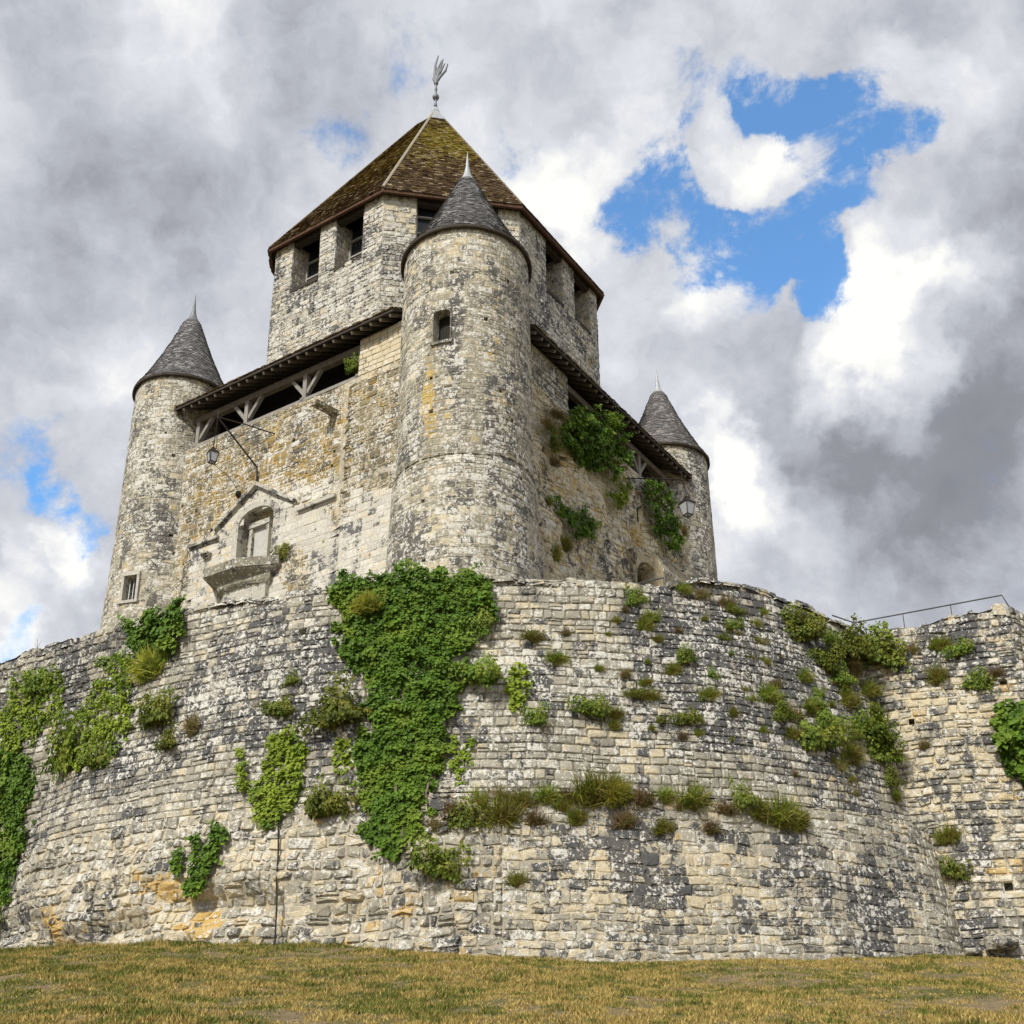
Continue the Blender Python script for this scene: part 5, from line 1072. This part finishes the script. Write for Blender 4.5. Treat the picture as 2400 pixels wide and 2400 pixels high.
G = ivy('ivy', 'broad dark green ivy curtain hanging down the middle of the round wall', [[(636, 1098), (700, 1083), (770, 1078), (880, 1079), (915, 1095), (922, 1150), (912, 1185), (885, 1230), (858, 1262), (872, 1300), (852, 1330), (838, 1380), (828, 1440), (815, 1490), (800, 1560), (770, 1600), (735, 1612), (700, 1600), (692, 1550), (697, 1500), (672, 1440), (690, 1400), (705, 1370), (695, 1330), (705, 1290), (655, 1250), (640, 1180)]], wall_hit, M_ivy, .62, .085, .26, 101, soft=17)
def stems(root, lines, hit, seed):
    R = np.random.default_rng(seed)
    for ln in lines:
        n = 14; q = np.linspace(0, 1, n); X = np.interp(q, np.linspace(0, 1, len(ln)), [p[0] for p in ln]) + R.normal(0, 2.5, n); Y = np.interp(q, np.linspace(0, 1, len(ln)), [p[1] for p in ln])
        P, Nn = hit(X, Y); b = MB(); b.tube(P + Nn * .09, np.linspace(.035, .012, n), 5); b.build('stem', M_stem, root)
stems(G, [[(735, 1625), (745, 1500), (770, 1350), (720, 1200)], [(760, 1612), (775, 1480), (800, 1300), (850, 1150)], [(700, 1600), (715, 1450), (700, 1330), (660, 1220)], [(790, 1560), (812, 1470), (850, 1320), (880, 1240)], [(640, 1100), (650, 1180), (672, 1260)], [(905, 1100), (915, 1180), (880, 1260)]], wall_hit, 5)
ivy('ivy', 'small glossy green ivy clump spilling over the wall top below the left turret', [[(300, 1150), (350, 1143), (355, 1165), (335, 1220), (310, 1240), (262, 1235), (253, 1200), (262, 1170)]], wall_hit, M_ivy, .6, .11, .45, 103)
ivy('ivy', 'yellow-green ivy climbing beside the glossy clump and the yellow bush', [[(195, 1232), (245, 1222), (262, 1240), (252, 1330), (238, 1400), (215, 1440), (165, 1452), (132, 1432), (150, 1330), (190, 1290)]], wall_hit, M_ivy_y, .40, .09, .14, 105, soft=12)
ivy('ivy', 'yellow-green ivy on the upper wall at the far left', [[(20, 1300), (60, 1265), (115, 1265), (120, 1310), (95, 1370), (60, 1405), (20, 1430), (-30, 1440), (-30, 1390), (30, 1330)]], wall_hit, M_ivy_y, .34, .09, .14, 107, soft=12)
ivy('ivy', 'dark blue-green ivy sheet down the bottom left edge', [[(-60, 1425), (0, 1420), (55, 1430), (65, 1480), (50, 1560), (25, 1660), (0, 1745), (-60, 1760)]], wall_hit, M_ivy, .65, .09, .2, 109)
ivy('ivy', 'ragged green ivy patch low on the wall above the dark cable', [[(512, 1380), (545, 1370), (570, 1400), (583, 1430), (570, 1490), (545, 1540), (512, 1565), (480, 1540), (470, 1500), (500, 1460)], [(452, 1415), (462, 1415), (466, 1490), (452, 1495)]], wall_hit, M_ivy_y, .36, .085, .15, 111, soft=9)
ivy('ivy', 'forked dark ivy strands near the hollowed footing', [[(395, 1545), (428, 1570), (412, 1620), (388, 1680), (365, 1690), (350, 1665), (385, 1640), (398, 1590)], [(372, 1575), (384, 1575), (378, 1650), (366, 1650)], [(333, 1608), (346, 1605), (344, 1660), (332, 1655)]], wall_hit, M_ivy, .34, .10, .15, 113, soft=6)
ivy('ivy', 'thin straggling ivy on pale stones right of the large ivy curtain', [[(950, 1290), (975, 1255), (995, 1262), (990, 1340), (965, 1345)]], wall_hit, M_ivy_y, .2, .10, .08, 115, soft=8)
ivy('ivy', 'sparse y-shaped ivy just right of the foot of the large curtain', [[(845, 1385), (855, 1382), (868, 1440), (888, 1380), (898, 1382), (882, 1450), (868, 1485), (855, 1480)]], wall_hit, M_ivy_y, .22, .09, .06, 117, soft=6)
ivy('ivy', 'short yellow ivy strip left of the large curtain', [[(640, 1400), (662, 1395), (668, 1480), (645, 1478), (636, 1440)]], wall_hit, M_ivy_y, .25, .10, .1, 119, soft=6)
ivy('ivy', 'thin ivy trailing down the pale wall right of the gable', [[(600, 945), (622, 940), (628, 980), (612, 1010), (626, 1020), (618, 1040), (604, 1030), (606, 1080), (596, 1080)]], HL, M_ivy_y, .28, .09, .08, 121, soft=5)
ivy('ivy', 'large bright green ivy bush under the right gallery roof', [[(1045, 805), (1085, 770), (1130, 785), (1170, 825), (1168, 870), (1150, 890), (1112, 895), (1075, 865), (1050, 840)]], pl_hit(T0 - eL * 1.35, -eL), M_ivy, .75, .13, .7, 123)
ivy('ivy', 'hanging ivy tongue below the large green bush on the right face', [[(1150, 885), (1180, 900), (1187, 925), (1168, 955), (1142, 930)]], pl_hit(T0 - eL * 1.35, -eL), M_ivy_y, .6, .12, .25, 125, soft=6)
ivy('ivy', 'tall narrow dark ivy beside the right lantern', [[(1212, 905), (1240, 910), (1262, 950), (1280, 1000), (1275, 1036), (1247, 1035), (1225, 980)]], pl_hit(T0 - eL * 1.55, -eL), M_ivy, .7, .12, .35, 127, soft=7)
ivy('ivy', 'small ivy patch on rubble right of the near turret', [[(1035, 940), (1070, 958), (1100, 958), (1128, 990), (1120, 1020), (1090, 1012), (1060, 980)]], pl_hit(T0 - eL * 1.5, -eL), M_ivy, .55, .11, .2, 129, soft=7)

# ---- tufts and bushes : one mesh of each kind, copied
def tuft_mesh(kind, seed):
    R = np.random.default_rng(seed); mb = MB()
    if kind in ('leafy', 'bush'):
        n = 1100 if kind == 'leafy' else 1700; d = R.normal(0, 1, (n, 3)); d[:, 2] = np.abs(d[:, 2]) * .8 - .1; d[:, 1] = -np.abs(d[:, 1]) * .8; d /= np.linalg.norm(d, axis=1, keepdims=True)
        lob = 1 + .28 * np.sin(d[:, 0] * 5 + seed) + .22 * np.sin(d[:, 2] * 7 + seed * 2); P = d * (R.random(n) ** .5 * lob * .5)[:, None]; P[:, 0] *= 1.1
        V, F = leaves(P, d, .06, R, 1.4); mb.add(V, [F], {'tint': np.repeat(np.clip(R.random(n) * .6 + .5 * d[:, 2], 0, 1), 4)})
        n = 120
    else: n = {'grassy': 620, 'broom': 900, 'dry': 420}[kind]
    a = R.uniform(-1.25, 1.25, n); e = R.uniform(.05, 1.5, n) if kind != 'broom' else R.uniform(.5, 1.5, n); el = R.uniform(.1, 1.4, n)
    d = np.stack([np.sin(a) * np.cos(el), -np.abs(np.cos(a)) * np.cos(el) * .9, np.sin(el)], 1); L = R.uniform(.12, .62, n) * (.9 if kind != 'broom' else 1.0)
    o = np.stack([R.normal(0, .15, n), R.normal(0, .03, n), R.normal(0, .05, n)], 1); tip = o + d * L[:, None] - np.outer(L * R.uniform(0, .35, n), [0, 0, 1]); mid = o + d * L[:, None] * .55; s_ = np.cross(d, R.normal(0, 1, (n, 3))); s_ /= np.linalg.norm(s_, axis=1, keepdims=True); w = .0065 if kind != 'broom' else .008
    V = np.stack([o - s_ * w, o + s_ * w, mid + s_ * w, mid - s_ * w, tip], 1).reshape(-1, 3); b = np.arange(n) * 5
    mb.add(V, [np.stack([b, b + 1, b + 2, b + 3], 1), np.stack([b + 3, b + 2, b + 4], 1)], {'tint': np.repeat(R.random(n), 5)})
    V = np.concatenate(mb.V); F = [np.concatenate(v) for v in mb.F.values()]; A = {k: np.concatenate(v) for k, v in mb.A.items()}
    me = fast_mesh(kind + '_plant', V, F, A); return me
TM = {}
for kd, mat in (('leafy', M_shrub), ('bush', M_shrub), ('grassy', M_olive), ('broom', M_yellow), ('dry', M_dry)):
    TM[kd] = []
    for q in range(6):
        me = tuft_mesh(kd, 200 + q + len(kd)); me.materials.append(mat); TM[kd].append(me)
NAMES = {'leafy': ('wall_shrub', 'shrub'), 'bush': ('wall_shrub', 'shrub'), 'grassy': ('grass_tuft', 'grass tuft'), 'broom': ('broom_bush', 'bush'), 'dry': ('dry_plant', 'plant')}
cnt = [0]
def tuft(kind, X, Y, wpx, label, group, hit=wall_hit, hpx=None, out=0.0):
    P, Nn = hit(np.array([float(X)]), np.array([float(Y + (hpx or wpx) * .22)])); P = P[0]; Nn = Nn[0]
    if not np.isfinite(P).all(): return
    s = wpx * (P @ fwd) / FPX; sh = (hpx or wpx) * (P @ fwd) / FPX; cnt[0] += 1
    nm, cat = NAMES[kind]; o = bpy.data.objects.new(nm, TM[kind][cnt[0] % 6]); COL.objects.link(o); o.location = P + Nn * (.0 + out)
    o.rotation_euler = (random.uniform(-.1, .15), random.uniform(-.3, .3), math.atan2(Nn[0], -Nn[1]) + random.uniform(-.5, .5)); o.scale = (s * 1.2, (s + sh) / 2 * .9, sh * 1.75)
    o['label'] = label; o['category'] = cat
    if group: o['group'] = group
    return o
g1 = 'plants rooted in the round wall'; g2 = 'plants along the ledge of the round wall'; g3 = 'plants on the straight wall at the right'; g4 = 'plants rooted in the keep wall'
tuft('broom', 287, 1258, 74, 'round yellow broom bush below the glossy ivy clump on the left', g1, hpx=70, out=.1)
tuft('bush', 300, 1345, 70, 'olive shrub under the yellow broom bush', g1)
tuft('leafy', 320, 1400, 60, 'low mixed green and brown shrub beneath the olive shrub on the left', g1, hpx=45)
tuft('dry', 365, 1365, 60, 'dead brown shrub right of the olive shrub on the left', g1)
tuft('bush', 130, 1420, 70, 'green shrub at the foot of the yellow-green ivy on the left', g1, hpx=110)
tuft('leafy', 190, 1430, 60, 'small shrub touching the lower end of the yellow-green ivy', g1)
tuft('leafy', 85, 1290, 60, 'bright shrub in the top of the far left ivy', g1, hpx=50)
tuft('leafy', 528, 1338, 62, 'green cushion plant above the ragged ivy patch', g1, hpx=44)
tuft('leafy', 552, 1285, 38, 'tiny green tuft high above the cushion plant', g1, hpx=26)
tuft('bush', 645, 1345, 95, 'dark bushy shrub growing against the left side of the large ivy curtain', g1, hpx=80, out=.1)
tuft('leafy', 618, 1515, 76, 'thin green shrub left of the foot of the ivy curtain', g1, hpx=80)
tuft('dry', 645, 1400, 40, 'reddish dry stems above the short yellow ivy strip', g1)
tuft('broom', 700, 1150, 60, 'yellow-green bush growing through the top of the ivy curtain', g1, hpx=45, out=.3)
tuft('leafy', 905, 1175, 50, 'shrub at the upper right edge of the ivy curtain', g1, hpx=50)
tuft('bush', 905, 1275, 80, 'wide olive shrub at the right edge of the ivy curtain', g1, hpx=60, out=.1)
tuft('grassy', 1005, 1200, 52, 'yellow-green grass tuft in the pale courses, leftmost of the two upper ones', g1, hpx=34)
tuft('grassy', 1052, 1242, 70, 'wide grass cushion in the middle of the pale courses', g1, hpx=34)
tuft('dry', 1068, 1192, 26, 'small dry tuft in the pale courses', g1)
tuft('leafy', 1012, 1355, 44, 'small green plant right of the straggling ivy', g1)
tuft('leafy', 1115, 1335, 60, 'larger shrub of a touching pair mid wall', g1, hpx=50)
tuft('grassy', 1160, 1345, 44, 'smaller tuft of a touching pair mid wall', g1, hpx=34)
tuft('grassy', 1213, 1309, 78, 'wide flat grass cushion in the dark middle of the wall', g1, hpx=30)
tuft('grassy', 1215, 1175, 34, 'pale grass tuft near the top of the dark stonework', g1)
tuft('leafy', 1197, 1130, 38, 'small plant just below the wall top by the handrail', g1)
tuft('leafy', 822, 1632, 92, 'bright green shrub standing alone low on the wall below the ledge end', g1, hpx=78, out=.12)
tuft('grassy', 978, 1660, 54, 'small round green plant low on the wall right of the lone shrub', g1, hpx=40)
rest = [(1240, 1205, 24, 'grassy'), (1295, 1240, 40, 'leafy'), (1272, 1262, 34, 'grassy'), (1338, 1310, 44, 'grassy'), (1345, 1275, 24, 'leafy'), (1297, 1355, 38, 'leafy'), (1375, 1185, 28, 'grassy'), (1370, 1135, 34, 'dry'), (1415, 1240, 28, 'grassy'), (1440, 1155, 24, 'grassy'),
        (1385, 1345, 36, 'grassy'), (1450, 1310, 54, 'grassy'), (1475, 1345, 44, 'leafy'), (1530, 1335, 50, 'grassy'), (1560, 1365, 54, 'leafy'), (1540, 1395, 70, 'bush'), (1495, 1385, 40, 'grassy'), (1600, 1320, 60, 'grassy'), (1585, 1280, 44, 'leafy'), (1625, 1370, 50, 'leafy'), (1605, 1420, 60, 'grassy'),
        (1655, 1390, 74, 'bush'), (1665, 1420, 60, 'leafy'), (1560, 1240, 50, 'leafy'), (1520, 1190, 60, 'bush'), (1495, 1165, 44, 'leafy'), (1465, 1290, 30, 'dry'), (1610, 1250, 56, 'dry'), (1640, 1300, 50, 'grassy'), (1650, 1345, 44, 'leafy'), (1680, 1470, 44, 'leafy'), (1690, 1500, 34, 'grassy'), (1580, 1450, 34, 'dry'),
        (1400, 1300, 24, 'grassy'), (1325, 1120, 34, 'dry'), (1290, 1110, 30, 'grassy'), (1500, 1460, 24, 'dry'), (1160, 1170, 22, 'grassy'), (1180, 1270, 26, 'dry'), (1130, 1260, 20, 'grassy'), (1230, 1165, 26, 'leafy')]
where = {'grassy': 'small olive grass tuft among many on the dark weathered right part of the round wall', 'leafy': 'small green leafy plant among many on the dark weathered right part of the round wall', 'bush': 'bushy green shrub on the dark right part of the round wall near the corner', 'dry': 'small dry brown tuft on the dark weathered right part of the round wall'}
for X, Y, w, kd in rest: tuft(kd, X, Y, w * 1.15, where[kd], g1, hpx=w * .95)
RT = np.random.default_rng(77); pol = [(1130, 1130), (1450, 1120), (1620, 1240), (1690, 1490), (1620, 1510), (1480, 1420), (1130, 1370)]
k_ = 0
while k_ < 62:
    X, Y = RT.uniform(1130, 1690), RT.uniform(1120, 1500)
    if not in_poly(np.array([X]), np.array([Y]), pol)[0] or RT.random() > .35 + .65 * (X - 1130) / 500: continue
    kd = RT.choice(['grassy', 'leafy', 'dry', 'grassy']); w = RT.uniform(14, 34) * (1 + .35 * (X > 1500)); tuft(kd, X, Y, w, where[kd], g1, hpx=w * RT.uniform(.6, 1.1)); k_ += 1
tuft('bush', 1600, 1225, 84, 'dense shrub crowding the corner where the round and straight walls meet, left one', g1, hpx=66, out=.1)
tuft('bush', 1658, 1232, 84, 'dark shrub in the corner where the round and straight walls meet, right one', g3, hpx=74, out=.1)
for X, Y, w, kd, l in ((1775, 1215, 50, 'grassy', 'brownish tuft under the top of the straight wall, nearest the middle'), (1720, 1225, 40, 'dry', 'dry tuft under the top of the straight wall beside the dark corner shrub'), (1815, 1225, 44, 'leafy', 'green tuft under the top of the straight wall right of the brownish tuft'),
                       (1765, 1275, 60, 'grassy', 'straggling plant on the cream stones of the straight wall'), (1845, 1288, 52, 'leafy', 'bright leafy plant below the rusty stones of the straight wall'), (1880, 1270, 44, 'dry', 'sparse plant near the outer corner of the straight wall'),
                       (1790, 1575, 56, 'grassy', 'spiky green tuft low on the straight wall'), (1800, 1645, 50, 'leafy', 'sprawling weed below the spiky tuft on the straight wall'), (1745, 1405, 34, 'dry', 'small dry tuft in a socket of the straight wall')):
    tuft(kd, X, Y, w, l, g3, hpx=w * .85)
ivy('hanging_bush', 'large bright green bush hanging on the straight wall at the right edge', [[(1878, 1350), (1905, 1335), (1990, 1330), (1990, 1490), (1910, 1460), (1878, 1400)]], pl_hit(np.r_[RW_P, 0] + np.r_[RW_N, 0] * .75, np.r_[RW_N, 0.]), M_ivy, .5, .13, .6, 131, cat='bush')
led = [(850, 1535, 70, 'dry'), (880, 1545, 66, 'leafy'), (900, 1510, 60, 'grassy'), (945, 1535, 100, 'grassy'), (940, 1500, 60, 'dry'), (985, 1510, 60, 'grassy'), (1030, 1500, 60, 'grassy'), (1075, 1500, 50, 'dry'), (1120, 1490, 100, 'grassy'), (1170, 1500, 60, 'broom'), (1160, 1480, 60, 'grassy'), (1215, 1505, 60, 'dry'), (1255, 1500, 50, 'grassy'), (1310, 1505, 80, 'grassy'), (1370, 1525, 50, 'dry'),
       (1402, 1508, 40, 'leafy'), (1440, 1530, 70, 'grassy'), (1480, 1535, 90, 'grassy'), (1510, 1550, 60, 'grassy'), (1010, 1545, 50, 'dry'), (1090, 1540, 50, 'grassy'), (1180, 1545, 60, 'dry'), (1250, 1560, 50, 'grassy'), (820, 1560, 50, 'dry'), (1340, 1560, 50, 'dry'), (1060, 1520, 40, 'grassy'), (1285, 1515, 40, 'dry')]
lab = {'dry': 'brown dry stems in the row of weeds along the ledge', 'grassy': 'olive grass tuft in the row of weeds along the ledge', 'leafy': 'leafy green weed standing in the row along the ledge', 'broom': 'yellow flowering cushion in the middle of the row of weeds along the ledge'}
for X, Y, w, kd in led:
    L_ = 'tallest bright leafy sprout on the ledge near its right end' if (X, Y) == (1402, 1508) else 'large dark green grass clump at the left end of the ledge' if X == 945 else 'big dark grass clump at the right end of the ledge' if X == 1480 else lab[kd]
    tuft(kd, X, Y, w, L_, g2, hpx=w * (1.5 if X == 1402 else .9))
tuft('bush', 535, 1045, 34, 'dark green shrub rooted beside the stone balcony', g4, HL, hpx=50)
tuft('leafy', 668, 690, 24, 'small green plant at the right end of the left gallery opening', g4, pl_hit(T0 - eR * .9, -eR), hpx=40)
HRr = pl_hit(T0 - eL * 1.5, -eL)
tuft('grassy', 1065, 1025, 40, 'green grass tuft right of the near turret foot', g4, HRr); tuft('grassy', 1042, 1040, 44, 'darker grass tuft against the foot of the near turret', g4, HRr, hpx=60)
tuft('dry', 1035, 800, 50, 'dry brown plant on the sill beside the near turret', g4, HRr, hpx=40); tuft('dry', 1050, 780, 50, 'dry grass fringe on top of the right rubble wall', g4, HRr, hpx=30); tuft('leafy', 1040, 830, 36, 'olive plant hanging below the right sill beside the turret', g4, HRr)
tuft('dry', 1045, 870, 34, 'brown tuft beside the socket in the right rubble wall', g4, HRr); tuft('dry', 1290, 1000, 30, 'brown weed under the right lantern', g4, HRr)
tuft('grassy', 1035, 945, 36, 'thin tuft left of the small ivy patch', g4, HRr, hpx=24)
# moss and weeds on the upper edge of the gallery roof
for X, Y, w in ((640, 633, 26), (668, 622, 22), (575, 662, 22)):
    tuft('dry', X, Y, w, 'little dry weed on the left gallery roof against the upper tower', 'weeds on the gallery roof', pl_hit(T0 - eR * -.1, -eR), hpx=14)
# bare twig on the far left wall
p = plane_hit(68, 1240, np.r_[LW_P, 0], np.r_[LW_N, 0.]) ; b = MB(); b.tube([p - eZ * .1, p + eZ * .3, p + eZ * .65 + ex * -.05], [.012, .008, .004], 5); b.tube([p + eZ * .3, p + eZ * .6 + ex * .1], [.006, .003], 5); b.tube([p + eZ * .25, p + eZ * .5 - ex * .12], [.006, .003], 5)
o = b.build('bare_twig', M_dry); tag(o, 'bare twig sticking up from the wall top at the far left', 'twig')
